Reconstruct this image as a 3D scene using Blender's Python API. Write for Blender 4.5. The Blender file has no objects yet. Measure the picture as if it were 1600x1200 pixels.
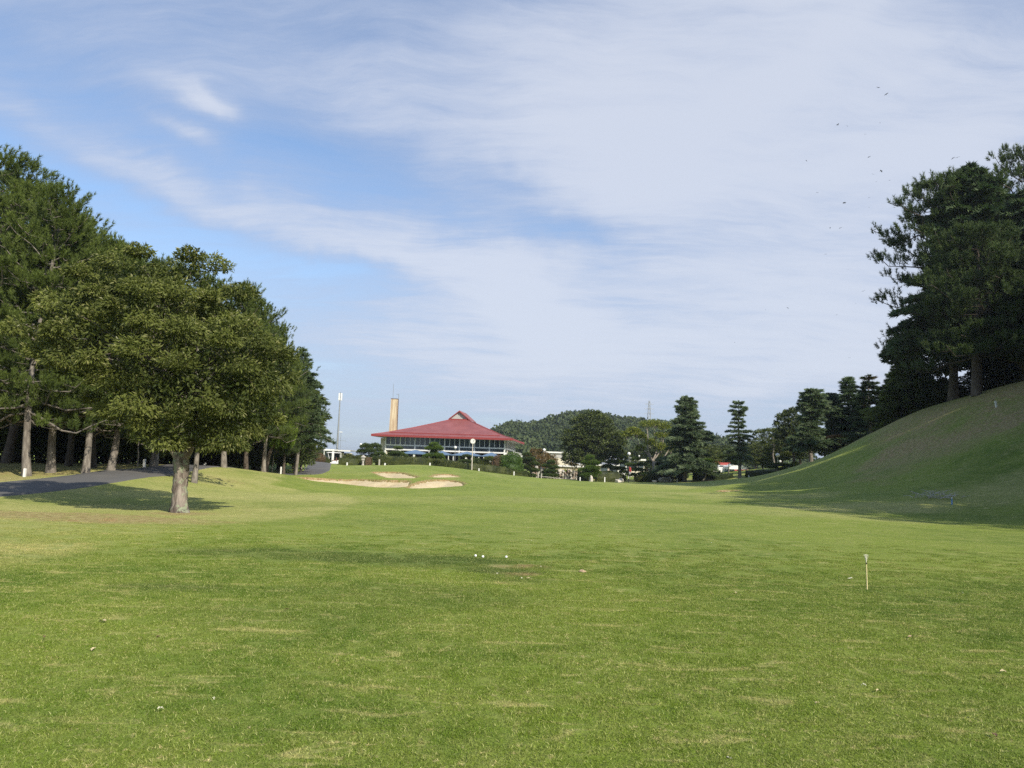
import bpy, math, numpy as np
from mathutils import Vector, Matrix, Euler
R = math.radians
scene = bpy.context.scene
col = scene.collection

# ------------------------------------------------------------------ camera, sky, sun, exposure
PITCH, ROLL, FOC = R(6.09), R(2.0), 1200.0        # focal length in pixels of a 1600 px wide frame
EYE = np.array([0.0, 0.0, 1.55])
_f = np.array([0, math.cos(PITCH), math.sin(PITCH)])
_u = np.array([0, -math.sin(PITCH), math.cos(PITCH)])
_r = np.array([1.0, 0, 0])
CR = _r*math.cos(ROLL) + _u*math.sin(ROLL)
CU = _u*math.cos(ROLL) - _r*math.sin(ROLL)
cam = bpy.data.cameras.new('camera'); cam.sensor_width = 36; cam.lens = 27.0
cam.clip_start = 0.05; cam.clip_end = 9000
camo = bpy.data.objects.new('camera', cam); col.objects.link(camo)
camo.matrix_world = Matrix(((CR[0], CU[0], -_f[0], EYE[0]), (CR[1], CU[1], -_f[1], EYE[1]), (CR[2], CU[2], -_f[2], EYE[2]), (0, 0, 0, 1)))
scene.camera = camo

def ray(px, py):
    return _f + (px-800)/FOC*CR + (600-py)/FOC*CU
def P(px, py, d):                                  # the world point seen there, at distance d along y
    r = ray(px, py); return EYE + r*(d/r[1])

SUN_EL = R(33)
SUN_H = np.array([0.60, -0.80])                  # horizontal direction towards the sun
to_sun = Vector((SUN_H[0]*math.cos(SUN_EL), SUN_H[1]*math.cos(SUN_EL), math.sin(SUN_EL)))
sl = bpy.data.lights.new('sun', 'SUN'); sl.energy = 5.0; sl.angle = R(0.6); sl.color = (1.0, 0.93, 0.80)
so = bpy.data.objects.new('sun', sl); col.objects.link(so)
so.rotation_euler = (-to_sun).to_track_quat('-Z', 'Y').to_euler(); so.location = (30, -60, 60)
scene.view_settings.view_transform = 'Standard'; scene.view_settings.look = 'None'
scene.view_settings.exposure = 0.16; scene.view_settings.gamma = 1.0
scene.view_settings.use_curve_mapping = False
scene.cycles.max_bounces = 8; scene.cycles.diffuse_bounces = 3; scene.cycles.transmission_bounces = 4
scene.cycles.transparent_max_bounces = 8; scene.cycles.volume_bounces = 0; scene.cycles.use_denoising = False; scene.cycles.use_adaptive_sampling = False
scene.cycles.volume_step_rate = 4.0

class NT:
    """little helper to write node trees as formulas"""
    def __init__(s, tree): s.t = tree; s.n = tree.nodes; s.l = tree.links
    def node(s, typ, **kw):
        n = s.n.new(typ)
        for k, v in kw.items(): setattr(n, k, v)
        return n
    def put(s, sock, v):
        if isinstance(v, bpy.types.NodeSocket): s.l.new(v, sock)
        else: sock.default_value = v
    def m(s, op, a, b=None, c=None, clamp=False):
        n = s.n.new('ShaderNodeMath'); n.operation = op; n.use_clamp = clamp
        s.put(n.inputs[0], a)
        if b is not None: s.put(n.inputs[1], b)
        if c is not None: s.put(n.inputs[2], c)
        return n.outputs[0]
    def add(s, a, b): return s.m('ADD', a, b)
    def mul(s, a, b): return s.m('MULTIPLY', a, b)
    def ramp(s, v, lo, hi, a=0.0, b=1.0, kind='SMOOTHSTEP'):
        n = s.n.new('ShaderNodeMapRange'); n.interpolation_type = kind
        s.put(n.inputs['Value'], v)
        n.inputs['From Min'].default_value = lo; n.inputs['From Max'].default_value = hi
        n.inputs['To Min'].default_value = a; n.inputs['To Max'].default_value = b
        return n.outputs['Result']
    def mix(s, f, a, b, mode='MIX'):
        n = s.n.new('ShaderNodeMix'); n.data_type = 'RGBA'; n.blend_type = mode
        s.put(n.inputs[0], f); s.put(n.inputs[6], a); s.put(n.inputs[7], b)
        return n.outputs[2]
    def noise(s, vec, scale, detail=3, rough=0.55, dist=0.0, out='Fac'):
        n = s.n.new('ShaderNodeTexNoise')
        if vec is not None: s.l.new(vec, n.inputs['Vector'])
        n.inputs['Scale'].default_value = scale; n.inputs['Detail'].default_value = detail
        n.inputs['Roughness'].default_value = rough; n.inputs['Distortion'].default_value = dist
        return n.outputs[out]
    def xyz(s, v):
        n = s.n.new('ShaderNodeSeparateXYZ'); s.l.new(v, n.inputs[0]); return n.outputs
    def vec(s, x, y, z):
        n = s.n.new('ShaderNodeCombineXYZ')
        for i, q in enumerate((x, y, z)): s.put(n.inputs[i], q)
        return n.outputs[0]
    def mapping(s, v, loc=(0, 0, 0), rot=(0, 0, 0), sc=(1, 1, 1)):
        n = s.n.new('ShaderNodeMapping'); s.l.new(v, n.inputs[0])
        n.inputs[1].default_value = loc; n.inputs[2].default_value = rot; n.inputs[3].default_value = sc
        return n.outputs[0]
def rgb(r, g, b): return (r, g, b, 1.0)

world = bpy.data.worlds.new('World'); scene.world = world; world.use_nodes = True
def build_world():
    T = NT(world.node_tree); T.n.clear()
    sky = T.node('ShaderNodeTexSky', sky_type='NISHITA'); sky.sun_disc = False
    sky.sun_elevation = SUN_EL; sky.sun_rotation = math.atan2(SUN_H[0], SUN_H[1])
    sky.altitude = 50; sky.air_density = 1.0; sky.dust_density = 1.2; sky.ozone_density = 1.5
    SKY_STRENGTH = 0.15
    tc = T.node('ShaderNodeTexCoord'); D = tc.outputs['Generated']
    x, y, z = T.xyz(D)[0:3]
    el = T.m('ARCSINE', z); az = T.m('ARCTAN2', x, y)
    # cirrus deck seen in perspective: project the direction onto a high plane
    zz = T.add(T.m('MAXIMUM', z, 0.0), 0.16)
    plane = T.vec(T.m('DIVIDE', x, zz), T.m('DIVIDE', y, zz), 0.0)
    w1 = T.noise(plane, 1.3, 3, 0.5, 0.3, 'Color')
    wv = T.node('ShaderNodeVectorMath', operation='MULTIPLY_ADD')
    T.l.new(w1, wv.inputs[0]); wv.inputs[1].default_value = (0.35, 0.35, 0); T.l.new(plane, wv.inputs[2])
    streak = T.noise(T.mapping(wv.outputs[0], rot=(0, 0, R(-38)), sc=(0.55, 2.2, 1)), 1.9, 9, 0.62)
    fine = T.noise(T.mapping(wv.outputs[0], rot=(0, 0, R(-30)), sc=(0.7, 2.4, 1)), 4.2, 10, 0.66)
    broad = T.noise(plane, 0.9, 4, 0.5)
    # warp for the individual clouds
    wa = T.noise(D, 5.0, 5, 0.55, 0.0, 'Color'); wx, wy, wz = T.xyz(wa)[0:3]
    azw = T.add(az, T.mul(T.m('SUBTRACT', wx, 0.5), 0.16)); elw = T.add(el, T.mul(T.m('SUBTRACT', wy, 0.5), 0.11))
    def dirpx(px, py):
        r = ray(px, py); r = r/np.linalg.norm(r); return math.atan2(r[0], r[1]), math.asin(r[2])
    def stroke(px, py, L, W, ang, amp):
        """soft elongated patch of cloud; centre, half length and half width as seen from the tee"""
        a0, e0 = dirpx(px, py)
        dx = math.cos(R(ang)); dy = math.sin(R(ang)); L /= FOC; W /= FOC
        da = T.m('SUBTRACT', azw, a0); de = T.m('SUBTRACT', elw, e0)
        s = T.m('MULTIPLY_ADD', da, dx/L, T.mul(de, dy/L)); t = T.m('MULTIPLY_ADD', da, -dy/W, T.mul(de, dx/W))
        q = T.m('MULTIPLY_ADD', s, s, T.mul(t, t))
        return T.mul(T.m('EXPONENT', T.mul(q, -1.0)), amp)
    S = [ # px, py, half length, half width, angle (degrees, up positive), amount
        (150, 245, 190, 36, -17, .42), (330, 330, 150, 34, -24, .20), (520, 385, 210, 42, -17, .44), (720, 420, 170, 52, -14, .36),
        (830, 480, 110, 50, -24, .36), (332, 162, 58, 20, -24, .62), (292, 203, 52, 16, -14, .52), (900, 120, 520, 200, 8, .42),
        (1300, 320, 520, 400, 0, .62), (1050, 470, 420, 110, 0, .16), (1200, 140, 130, 26, 25, .28), (1010, 285, 120, 40, 5, .26), (1500, 200, 150, 60, 12, .26),
        (1250, 590, 230, 30, 3, .16), (850, 640, 120, 12, 2, .14), (520, 520, 260, 36, -8, .24), (150, 80, 380, 100, 0, .26),
        (1450, 560, 180, 60, 4, .18), (760, 560, 320, 70, 0, .34), (560, 620, 260, 50, 0, .22), (1100, 520, 260, 60, 0, .14),
        (250, 330, 190, 30, -14, -.30), (500, 250, 260, 50, -12, -.22), (180, 160, 210, 40, -5, -.16), (550, 430, 130, 22, -8, -.40),
        (450, 560, 160, 30, -6, -.08), (880, 370, 110, 22, -6, -.40), (800, 300, 80, 24, -10, -.22), (650, 320, 180, 30, -14, -.15),
        (300, 430, 160, 30, -12, -.22), (880, 30, 330, 30, 0, -.05), (1020, 470, 120, 24, -4, -.08)]
    cov = T.m('MULTIPLY_ADD', T.m('SUBTRACT', broad, 0.5), 0.45, 0.40)
    for a in S: cov = T.add(cov, stroke(*a))
    cov = T.m('MULTIPLY_ADD', T.m('SUBTRACT', streak, 0.5), 0.55, cov)
    cov = T.m('MULTIPLY_ADD', T.m('SUBTRACT', fine, 0.5), 0.60, cov)
    wisp = T.noise(T.mapping(wv.outputs[0], rot=(0, 0, R(-34)), sc=(0.8, 3.0, 1)), 7.0, 10, 0.68, 0.4)
    cov = T.m('MULTIPLY_ADD', T.m('SUBTRACT', wisp, 0.5), 0.36, cov)
    mask = T.ramp(cov, 0.0, 1.15, 0.0, 1.0)
    # thicker parts are whiter, thin veil greyish blue
    thick = T.ramp(cov, 0.5, 1.3)
    ccol = T.mix(thick, rgb(0.395, 0.475, 0.655), rgb(0.62, 0.665, 0.77))
    lowhaze = T.ramp(el, 0.0, 0.34, 1.0, 0.0)
    bg = T.node('ShaderNodeVectorMath', operation='SCALE'); T.l.new(sky.outputs[0], bg.inputs[0]); bg.inputs['Scale'].default_value = SKY_STRENGTH
    blue = T.mix(1.0, bg.outputs[0], rgb(0.95, 1.02, 1.10), 'MULTIPLY')
    base = T.mix(T.mul(lowhaze, 0.70), blue, rgb(0.47, 0.565, 0.70))
    fin = T.mix(T.mul(mask, 0.88), base, ccol)
    b = T.node('ShaderNodeBackground'); T.l.new(fin, b.inputs[0]); b.inputs[1].default_value = 1.0
    o = T.node('ShaderNodeOutputWorld'); T.l.new(b.outputs[0], o.inputs[0])
build_world()

# ------------------------------------------------------------------ object helpers
def tag(o, label=None, cat=None, group=None, kind=None):
    if label: o['label'] = label
    if cat: o['category'] = cat
    if group: o['group'] = group
    if kind: o['kind'] = kind
    return o
def link(name, mesh, parent=None):
    o = bpy.data.objects.new(name, mesh); col.objects.link(o)
    if parent: o.parent = parent
    return o
def empty(name, loc, label, cat, group=None, rz=0.0, sc=None):
    o = bpy.data.objects.new(name, None); col.objects.link(o); o.location = loc; o.rotation_euler = (0, 0, rz)
    o.empty_display_size = 0.3
    if sc is not None: o.scale = sc if hasattr(sc, '__len__') else (sc, sc, sc)
    return tag(o, label, cat, group)
def np_mesh(name, parts, mats, smooth=False):
    """parts: list of (verts Nx3, faces Mxk, material index, rnd N or None, smooth)"""
    me = bpy.data.meshes.new(name)
    vs, loops, totals, mi, rn, sm = [], [], [], [], [], []
    off = 0
    for p in parts:
        V = np.asarray(p[0], dtype=np.float32).reshape(-1, 3); F = np.asarray(p[1], dtype=np.int32)
        if len(V) == 0 or len(F) == 0: continue
        vs.append(V); loops.append((F+off).ravel()); totals.append(np.full(len(F), F.shape[1], np.int32))
        mi.append(np.full(len(F), p[2] if len(p) > 2 else 0, np.int32))
        r = p[3] if len(p) > 3 and p[3] is not None else np.zeros(len(V))
        rn.append(np.asarray(r, dtype=np.float32))
        sm.append(np.full(len(F), bool(p[4]) if len(p) > 4 else smooth))
        off += len(V)
    V = np.concatenate(vs); L = np.concatenate(loops); Tt = np.concatenate(totals)
    me.vertices.add(len(V)); me.vertices.foreach_set('co', V.ravel())
    me.loops.add(len(L)); me.loops.foreach_set('vertex_index', L)
    me.polygons.add(len(Tt)); st = np.zeros(len(Tt), np.int32); st[1:] = np.cumsum(Tt)[:-1]
    me.polygons.foreach_set('loop_start', st)
    try: me.polygons.foreach_set('loop_total', Tt)
    except Exception: pass
    me.polygons.foreach_set('material_index', np.concatenate(mi)); me.polygons.foreach_set('use_smooth', np.concatenate(sm))
    a = me.attributes.new('rnd', 'FLOAT', 'POINT'); a.data.foreach_set('value', np.concatenate(rn))
    for m in mats: me.materials.append(m)
    me.update(calc_edges=True); me.validate()
    return me
def unit(v): return v/np.maximum(np.linalg.norm(v, axis=-1, keepdims=True), 1e-9)

BOXF = np.array([(0, 3, 2, 1), (4, 5, 6, 7), (0, 1, 5, 4), (1, 2, 6, 5), (2, 3, 7, 6), (3, 0, 4, 7)])
def box(x0, x1, y0, y1, z0, z1):
    return np.array([(x0, y0, z0), (x1, y0, z0), (x1, y1, z0), (x0, y1, z0), (x0, y0, z1), (x1, y0, z1), (x1, y1, z1), (x0, y1, z1)], float), BOXF
def bar(a, b, w, h=None, up=(0, 0, 1)):
    """square bar from a to b"""
    h = h or w; a = np.array(a, float); b = np.array(b, float); d = unit(b-a); u = np.array(up, float)
    if abs(d@u) > 0.95: u = np.array([0, 1.0, 0])
    s = unit(np.cross(d, u)); t = np.cross(s, d)
    V = []
    for q in (a, b):
        for i, j in ((-1, -1), (1, -1), (1, 1), (-1, 1)): V.append(q + s*i*w/2 + t*j*h/2)
    return np.array(V), BOXF
def tube(pts, rad, n=8, wob=0.0, rng=None, cap=True):
    pts = np.array(pts, float); rad = np.broadcast_to(np.array(rad, float), (len(pts),))
    tan = unit(np.gradient(pts, axis=0)); ref = np.array([0.13, 0.97, 0.2]); out = []
    ang = np.arange(n)*2*math.pi/n
    for i, p in enumerate(pts):
        s = np.cross(tan[i], ref); s /= max(np.linalg.norm(s), 1e-6); t = np.cross(tan[i], s)
        rr = rad[i]*(1 + (wob*(rng.random(n)-.5) if wob else 0))
        out.append(p + (np.cos(ang)*rr)[:, None]*s + (np.sin(ang)*rr)[:, None]*t)
    V = np.concatenate(out); F = []
    for i in range(len(pts)-1):
        a = i*n + np.arange(n); b = i*n + (np.arange(n)+1) % n
        F.append(np.stack([a, b, b+n, a+n], 1))
    F = np.concatenate(F)
    return V, F
def disc_caps(pts, rad, n=8):
    return tube(pts, rad, n)
def uvs(center, r, nu=10, nv=7, sc=(1, 1, 1)):
    th = np.linspace(0, math.pi, nv+1); ph = np.arange(nu)*2*math.pi/nu
    V = np.array([[math.sin(t)*math.cos(p), math.sin(t)*math.sin(p), math.cos(t)] for t in th for p in ph])*r*np.array(sc)+np.array(center)
    F = [(i*nu+j, i*nu+(j+1) % nu, (i+1)*nu+(j+1) % nu, (i+1)*nu+j) for i in range(nv) for j in range(nu)]
    return V, np.array(F)
def simple(name, geo, m, parent=None, smooth=False):
    if isinstance(geo, tuple): geo = [geo]
    return link(name, np_mesh(name, [(v, f, 0, None, smooth) for v, f in geo], [m]), parent)

# ------------------------------------------------------------------ materials
def mat(name):
    m = bpy.data.materials.new(name); m.use_nodes = True; T = NT(m.node_tree); T.n.clear()
    o = T.node('ShaderNodeOutputMaterial'); b = T.node('ShaderNodeBsdfPrincipled'); T.l.new(b.outputs[0], o.inputs[0])
    T.b = b; T.o = o
    T.pos = T.node('ShaderNodeNewGeometry').outputs['Position']
    T.obj = T.node('ShaderNodeTexCoord').outputs['Object']
    return m, T
def plain(name, c, rough=0.7, var=0.15, scale=3.0, metal=0.0, bump=0.0, spec=0.3):
    m, T = mat(name); b = T.b
    n = T.noise(T.obj, scale, 4, 0.6)
    f = T.ramp(n, 0.25, 0.75, 1-var, 1+var, 'LINEAR')
    c1 = T.node('ShaderNodeVectorMath', operation='SCALE'); c1.inputs[0].default_value = c; T.l.new(f, c1.inputs['Scale'])
    T.l.new(c1.outputs[0], b.inputs['Base Color'])
    b.inputs['Roughness'].default_value = rough; b.inputs['Metallic'].default_value = metal; b.inputs['Specular IOR Level'].default_value = spec
    if bump:
        bn = T.node('ShaderNodeBump'); bn.inputs['Strength'].default_value = bump; bn.inputs['Distance'].default_value = 0.03
        T.l.new(n, bn.inputs['Height']); T.l.new(bn.outputs[0], b.inputs['Normal'])
    return m
def leaf_mat(name, dark, light, trans=0.25, rough=0.5, spec=0.35, patch=None, pscale=0.5, tcol=None):
    """foliage: every leaf has its own shade (attribute rnd), branches drift in hue by noise"""
    m, T = mat(name); b = T.b
    at = T.node('ShaderNodeAttribute'); at.attribute_name = 'rnd'
    n = T.noise(T.obj, pscale, 3, 0.6)
    f = T.m('MULTIPLY_ADD', at.outputs['Fac'], 0.7, T.mul(T.m('SUBTRACT', n, 0.5), 1.1), clamp=False)
    f = T.m('ADD', f, 0.12, clamp=True)
    c = T.mix(f, rgb(*dark), rgb(*light))
    if patch: c = T.mix(T.ramp(T.noise(T.obj, patch[1], 2, 0.5), patch[2], patch[2]+0.12), c, rgb(*patch[0]))
    T.l.new(c, b.inputs['Base Color']); b.inputs['Roughness'].default_value = rough; b.inputs['Specular IOR Level'].default_value = spec
    tr = T.node('ShaderNodeBsdfTranslucent'); tc = T.mix(1.0, c, rgb(*(tcol or (1.0, 1.25, 0.55))), 'MULTIPLY'); T.l.new(tc, tr.inputs[0])
    mx = T.node('ShaderNodeMixShader'); mx.inputs[0].default_value = trans
    T.l.new(b.outputs[0], mx.inputs[1]); T.l.new(tr.outputs[0], mx.inputs[2]); T.l.new(mx.outputs[0], T.o.inputs[0])
    return m
def bark_mat(name, c1, c2, scale=6.0, lichen=None, lo=0.55):
    m, T = mat(name); b = T.b
    n = T.noise(T.mapping(T.obj, sc=(1, 1, 0.28)), scale, 6, 0.65, 0.6)
    n2 = T.noise(T.obj, scale*0.35, 3, 0.5)
    c = T.mix(T.ramp(n, 0.35, 0.65), rgb(*c1), rgb(*c2))
    c = T.mix(T.mul(T.ramp(n2, 0.35, 0.7), 0.35), c, rgb(c1[0]*0.6, c1[1]*0.6, c1[2]*0.6))
    if lichen: c = T.mix(T.mul(T.ramp(T.noise(T.obj, scale*0.7, 5, 0.7), lo, lo+0.06), 0.8), c, rgb(*lichen))
    T.l.new(c, b.inputs['Base Color']); b.inputs['Roughness'].default_value = 0.9; b.inputs['Specular IOR Level'].default_value = 0.15
    bn = T.node('ShaderNodeBump'); bn.inputs['Strength'].default_value = 0.9; bn.inputs['Distance'].default_value = 0.04
    T.l.new(n, bn.inputs['Height']); T.l.new(bn.outputs[0], b.inputs['Normal'])
    return m
# ------------------------------------------------------------------ the terrain, one sheet
CTRL = [  # px, py, distance: points of the ground as surveyed in the photograph
 (800,800,25.8),(800,775,38),(800,759,60),(860,755,80),(850,749.5,113),(900,751,96),(1000,754,108),(1000,757,80),(1000,770,48),
 (1100,752,108),(1100,768,52),(1150,750,104),(1200,748,100),(1250,745,100),(1150,758,75),(1010,750,120),(930,750,118),
 (640,726,104),(600,727,106),(560,727,106),(690,729,105),(740,736.5,106),(780,742,108),(815,747,110),(515,727,110),(660,727.5,96),(720,735,92),
 (790,749,86),(760,752,70),(700,742,82),(600,735,84),(560,738,76),(520,741,72),
 (600,765,50),(600,750,57.5),(480,752,56),(470,747,61),(690,751,58),(690,765,49),(760,765,50),(630,749.5,60),(660,745,66),(620,738,73),(720,741,76),
 (540,760,52),(420,770,42),(330,762,37),(520,742,68),
 (280,800,21),(172,753,32),(172,738,36),(172,735,38),(0,777,24),(0,757,28),(0,767,26),(100,757,29.5),(172,746,33.6),(230,738.5,39),(265,733,44),(45,745,33),(100,742,35),(60,790,22.5),(265,731,46),(220,733,43),(330,729.5,50),
 (370,734,51),(420,738,53),(465,743,58),(400,752,46),(300,775,30),(490,741,72),(455,739,74),(517,726.3,115),(478,723,98),(490,720.5,98),(540,730,100),(500,734,86),
 (430,735,80),(350,733,72),
 (1600,799,35),(1400,788,38),(1250,777,46),(1200,765,63),(1600,750,40),(1600,660,49),(1600,592,59),(1262,736,84),(1305,716,79),(1350,691,75),(1390,668,72),
 (1425,646,70),(1465,630,67),(1525,618,62),(1500,700,48),(1400,720,55),(1300,745,60),(1250,761,58),(1500,750,41),(1400,765,45),(1450,675,57),(1230,746,84),]
WPTS = [(x, y, 0.0) for x in (-14, -7, 0, 7, 13) for y in (-20, -6, 4, 10, 16, 21)] + [
 (20, 2, .1), (20, 15, .05), (20, -20, .1), (22, 26, .25), (27, 14, 2.2), (27, 2, 2.2), (27, -16, 2.2), (36, 12, 6.6), (36, 0, 6.4), (36, -20, 6), (42, 26, 9.0), (54, 24, 11.5), (56, -10, 10.5), (33, 34, 5.2), (41, 42, 9.0),
 (52, 44, 11.5), (66, 44, 13), (47, 62, 10.4), (42, 76, 6.6), (54, 84, 8), (66, 80, 10), (36, 92, 3.4), (48, 104, 5.2), (40, 120, 2.6), (66, 120, 5),
 (-20, 16, .1), (-20, 4, -.1), (-20, -20, -.2), (-34, -20, -.4), (-36, 6, -.2), (-36, 30, .6), (-34, 50, .6), (-60, 20, -.5), (-60, 60, 0), (-34, 70, .3), (-36, 90, .7), (-40, 110, 1.0), (-60, 110, .6),
 (-30, 122, 1.0), (-12, 124, 1.0), (0, 124, .5), (8, 130, .2), (20, 128, .3), (34, 128, .9), (10, 122, 0), (0, 4, 0), (3, 33, .03), (12, 30, .03), (-8, 30, .0), (-8, 38, -.05)]
_cp = np.array([P(*c) for c in CTRL] + WPTS)

_C2 = 3.0**2
def _phi(ax, ay, bx, by): return -np.sqrt((ax[:, None]-bx[None])**2 + (ay[:, None]-by[None])**2 + _C2)
def _fit():
    n = len(_cp); x, y, z = _cp.T
    A = _phi(x, y, x, y) + np.diag(np.where(x > 15, 0.5, 0.12))          # slight smoothing
    M = np.zeros((n+1, n+1)); M[:n, :n] = A; M[:n, n] = 1; M[n, :n] = 1
    return np.linalg.solve(M, np.append(z, 0))
_W = _fit()
def sstep(a, b, v):
    t = np.clip((v-a)/(b-a), 0, 1); return t*t*(3-2*t)
def hash_noise(x, y, s, seed=0):
    """smooth value noise"""
    x = np.asarray(x)/s + seed*17.3; y = np.asarray(y)/s + seed*31.7
    xi = np.floor(x).astype(np.int64); yi = np.floor(y).astype(np.int64); fx = x-xi; fy = y-yi
    def h(a, b):
        v = np.sin(a*127.1 + b*311.7 + seed*74.7)*43758.5453; return v-np.floor(v)
    ux = fx*fx*(3-2*fx); uy = fy*fy*(3-2*fy)
    return (h(xi, yi)*(1-ux)+h(xi+1, yi)*ux)*(1-uy) + (h(xi, yi+1)*(1-ux)+h(xi+1, yi+1)*ux)*uy - 0.5
def base_h(x, y):
    x = np.atleast_1d(np.asarray(x, float)); y = np.atleast_1d(np.asarray(y, float))
    sh = x.shape; x = x.ravel(); y = y.ravel()
    xc = np.clip(x, -62, 68); yc = np.clip(y, -22, 130); z = np.zeros(len(x))
    for i in range(0, len(x), 20000):
        s = slice(i, i+20000); z[s] = _phi(xc[s], yc[s], _cp[:, 0], _cp[:, 1])@_W[:-1] + _W[-1]
    z += 0.05*hash_noise(x, y, 6.0, 1)*sstep(6, 20, y) + 0.03*hash_noise(x, y, 2.3, 2)*sstep(14, 30, y)
    z += (0.16*hash_noise(x, y, 3.6, 31)+0.07*hash_noise(x, y, 1.5, 32))*sstep(19, 25, x)*sstep(22, 30, y)
    w = sstep(135, 220, y); z = z*(1-w) + 0.4*w
    # small mound and hollow short right of the green
    mx, my, _ = P(1142, 756, 66); z += 0.50*np.exp(-(((x-mx)/4.6)**2 + ((y-my)/3.2)**2))
    mx, my, _ = P(1150, 768, 57); z -= 0.10*np.exp(-(((x-mx)/3.0)**2 + ((y-my)/2.0)**2))
    return z.reshape(sh)
def on_ground(px, py, d0=15.0, d1=200.0, f=None):
    """walk along the line of sight until it meets the ground"""
    f = f or base_h
    d = np.concatenate([np.arange(2.5, d0, 0.1), np.arange(d0, d1, 0.1)]); r = ray(px, py)
    pts = EYE[None]+r[None]*(d/r[1])[:, None]; g = f(pts[:, 0], pts[:, 1]); k = np.nonzero(pts[:, 2] <= g)[0]
    i = k[0] if len(k) else len(d)-1
    return pts[i]
def poly_sdf(x, y, poly):
    """signed distance, positive inside"""
    x = np.asarray(x); y = np.asarray(y); d = np.full(x.shape, 1e9); ins = np.zeros(x.shape, bool)
    n = len(poly)
    for i in range(n):
        x0, y0 = poly[i]; x1, y1 = poly[(i+1) % n]
        ex, ey = x1-x0, y1-y0; t = np.clip(((x-x0)*ex+(y-y0)*ey)/(ex*ex+ey*ey+1e-12), 0, 1)
        d = np.minimum(d, np.hypot(x-x0-t*ex, y-y0-t*ey))
        c = ((y0 > y) != (y1 > y)) & (x < (x1-x0)*(y-y0)/(y1-y0+1e-12)+x0); ins ^= c
    return np.where(ins, d, -d)
def smooth_poly(pts, it=2):
    p = np.array(pts, float)
    for _ in range(it):
        q = np.roll(p, -1, 0); p = np.stack([p*0.75+q*0.25, p*0.25+q*0.75], 1).reshape(-1, 2)
    return p
# bunker outlines: photograph positions dropped on the ground
def outline(pts): return smooth_poly([on_ground(a, b, 30)[:2] for a, b in pts], 2)
BUNK = [
 dict(poly=outline([(463,746.5),(500,748),(560,749.5),(600,751.5),(634,751.5),(641,754),(634,763),(600,763),(560,760.5),(520,755.5),(480,751)]), deep=.30, lip=.22),
 dict(poly=outline([(632,763.5),(646,756.5),(668,751.8),(692,750.5),(714,752),(726,756),(722,760),(704,762),(676,763.5),(650,764.5)]), deep=.26, lip=.20),
 dict(poly=outline([(578,738.5),(604,738.2),(628,738.5),(640,742.5),(656,746),(646,748.8),(612,748.5),(594,744)]), deep=.26, lip=.20),
 dict(poly=outline([(672,744.5),(684,741.8),(704,741.8),(720,745.5),(700,747),(676,747.2)]), deep=.15, lip=.12),
 dict(poly=outline([(1118,768.2),(1136,766.8),(1150,767.0),(1158,768.6),(1140,770.2),(1122,770)]), deep=.10, lip=.08)]
for b_ in BUNK:
    p_ = b_['poly']; b_['box'] = (p_[:, 0].min()-1.5, p_[:, 0].max()+1.5, p_[:, 1].min()-1.5, p_[:, 1].max()+1.5)
    b_['c'] = p_.mean(0)
def bunker_fields(x, y):
    """per point: signed distance to the nearest bunker edge (positive inside) and its depth values"""
    d = np.full(x.shape, -9.0); dp = np.zeros(x.shape); lp = np.zeros(x.shape)
    for b in BUNK:
        x0, x1, y0, y1 = b['box']; k = (x > x0) & (x < x1) & (y > y0) & (y < y1)
        if not k.any(): continue
        s = poly_sdf(x[k], y[k], b['poly']) + 0.25*hash_noise(x[k], y[k], 1.3, 5) + 0.12*hash_noise(x[k], y[k], .5, 6)
        cur = d[k]; m = s > cur; cur[m] = s[m]; d[k] = cur
        t = dp[k]; t[m] = b['deep']; dp[k] = t; t = lp[k]; t[m] = b['lip']; lp[k] = t
    return d, dp, lp
def ground_h(x, y):
    x = np.atleast_1d(np.asarray(x, float)); y = np.atleast_1d(np.asarray(y, float))
    z = base_h(x, y); d, dp, lp = bunker_fields(x, y)
    return z + np.where(d > -1.5, 0.07*np.exp(-((d+0.25)/0.5)**2), 0) - np.where(d > 0, (dp+lp+0.05)*sstep(0, 0.22, d), 0)
def H(x, y): return float(base_h(x, y)[0])
def G(px, d):
    """ground point under picture column px at distance d"""
    py = 740.0
    for _ in range(3):
        p = P(px, py, d); z = H(p[0], p[1]); r0 = P(px, py, d)[2]; py -= (z-r0)*FOC/d
    return np.array([p[0], p[1], z])

# cart path centre line
PATHC = np.array([(-15.2, 5), (-16.4, 14), (-17.2, 22), (-17.25, 26), (-17.2, 29.5), (-17.6, 33.6), (-18.5, 39), (-19.7, 44.5), (-20.7, 51), (-20.8, 58), (-19.6, 66), (-19.0, 73), (-20.4, 82), (-23.0, 94), (-25.6, 107), (-26.8, 116), (-26.8, 126), (-26.8, 150)], float)
def resample(p, step):
    d = np.concatenate([[0], np.cumsum(np.linalg.norm(np.diff(p, axis=0), axis=1))]); n = int(d[-1]/step)+1; t = np.linspace(0, d[-1], n)
    # catmull through numpy cubic-ish smoothing
    q = np.stack([np.interp(t, d, p[:, i]) for i in range(p.shape[1])], 1)
    k = max(3, int(6/step)|1); ker = np.hanning(k+2)[1:-1]; ker /= ker.sum(); pad = k//2
    qp = np.concatenate([np.repeat(q[:1], pad, 0), q, np.repeat(q[-1:], pad, 0)])
    return np.stack([np.convolve(qp[:, i], ker, 'valid') for i in range(p.shape[1])], 1)
PATHS = resample(PATHC, 0.5)
def path_dist(x, y):
    d = np.full(x.shape, 99.0); k = (x < -8) & (x > -40) & (y > -10) & (y < 150)
    if k.any():
        xx = x[k]; yy = y[k]; dd = np.full(xx.shape, 99.0)
        for q in PATHS[::2]: dd = np.minimum(dd, np.hypot(xx-q[0], yy-q[1]))
        d[k] = dd
    return d

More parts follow.
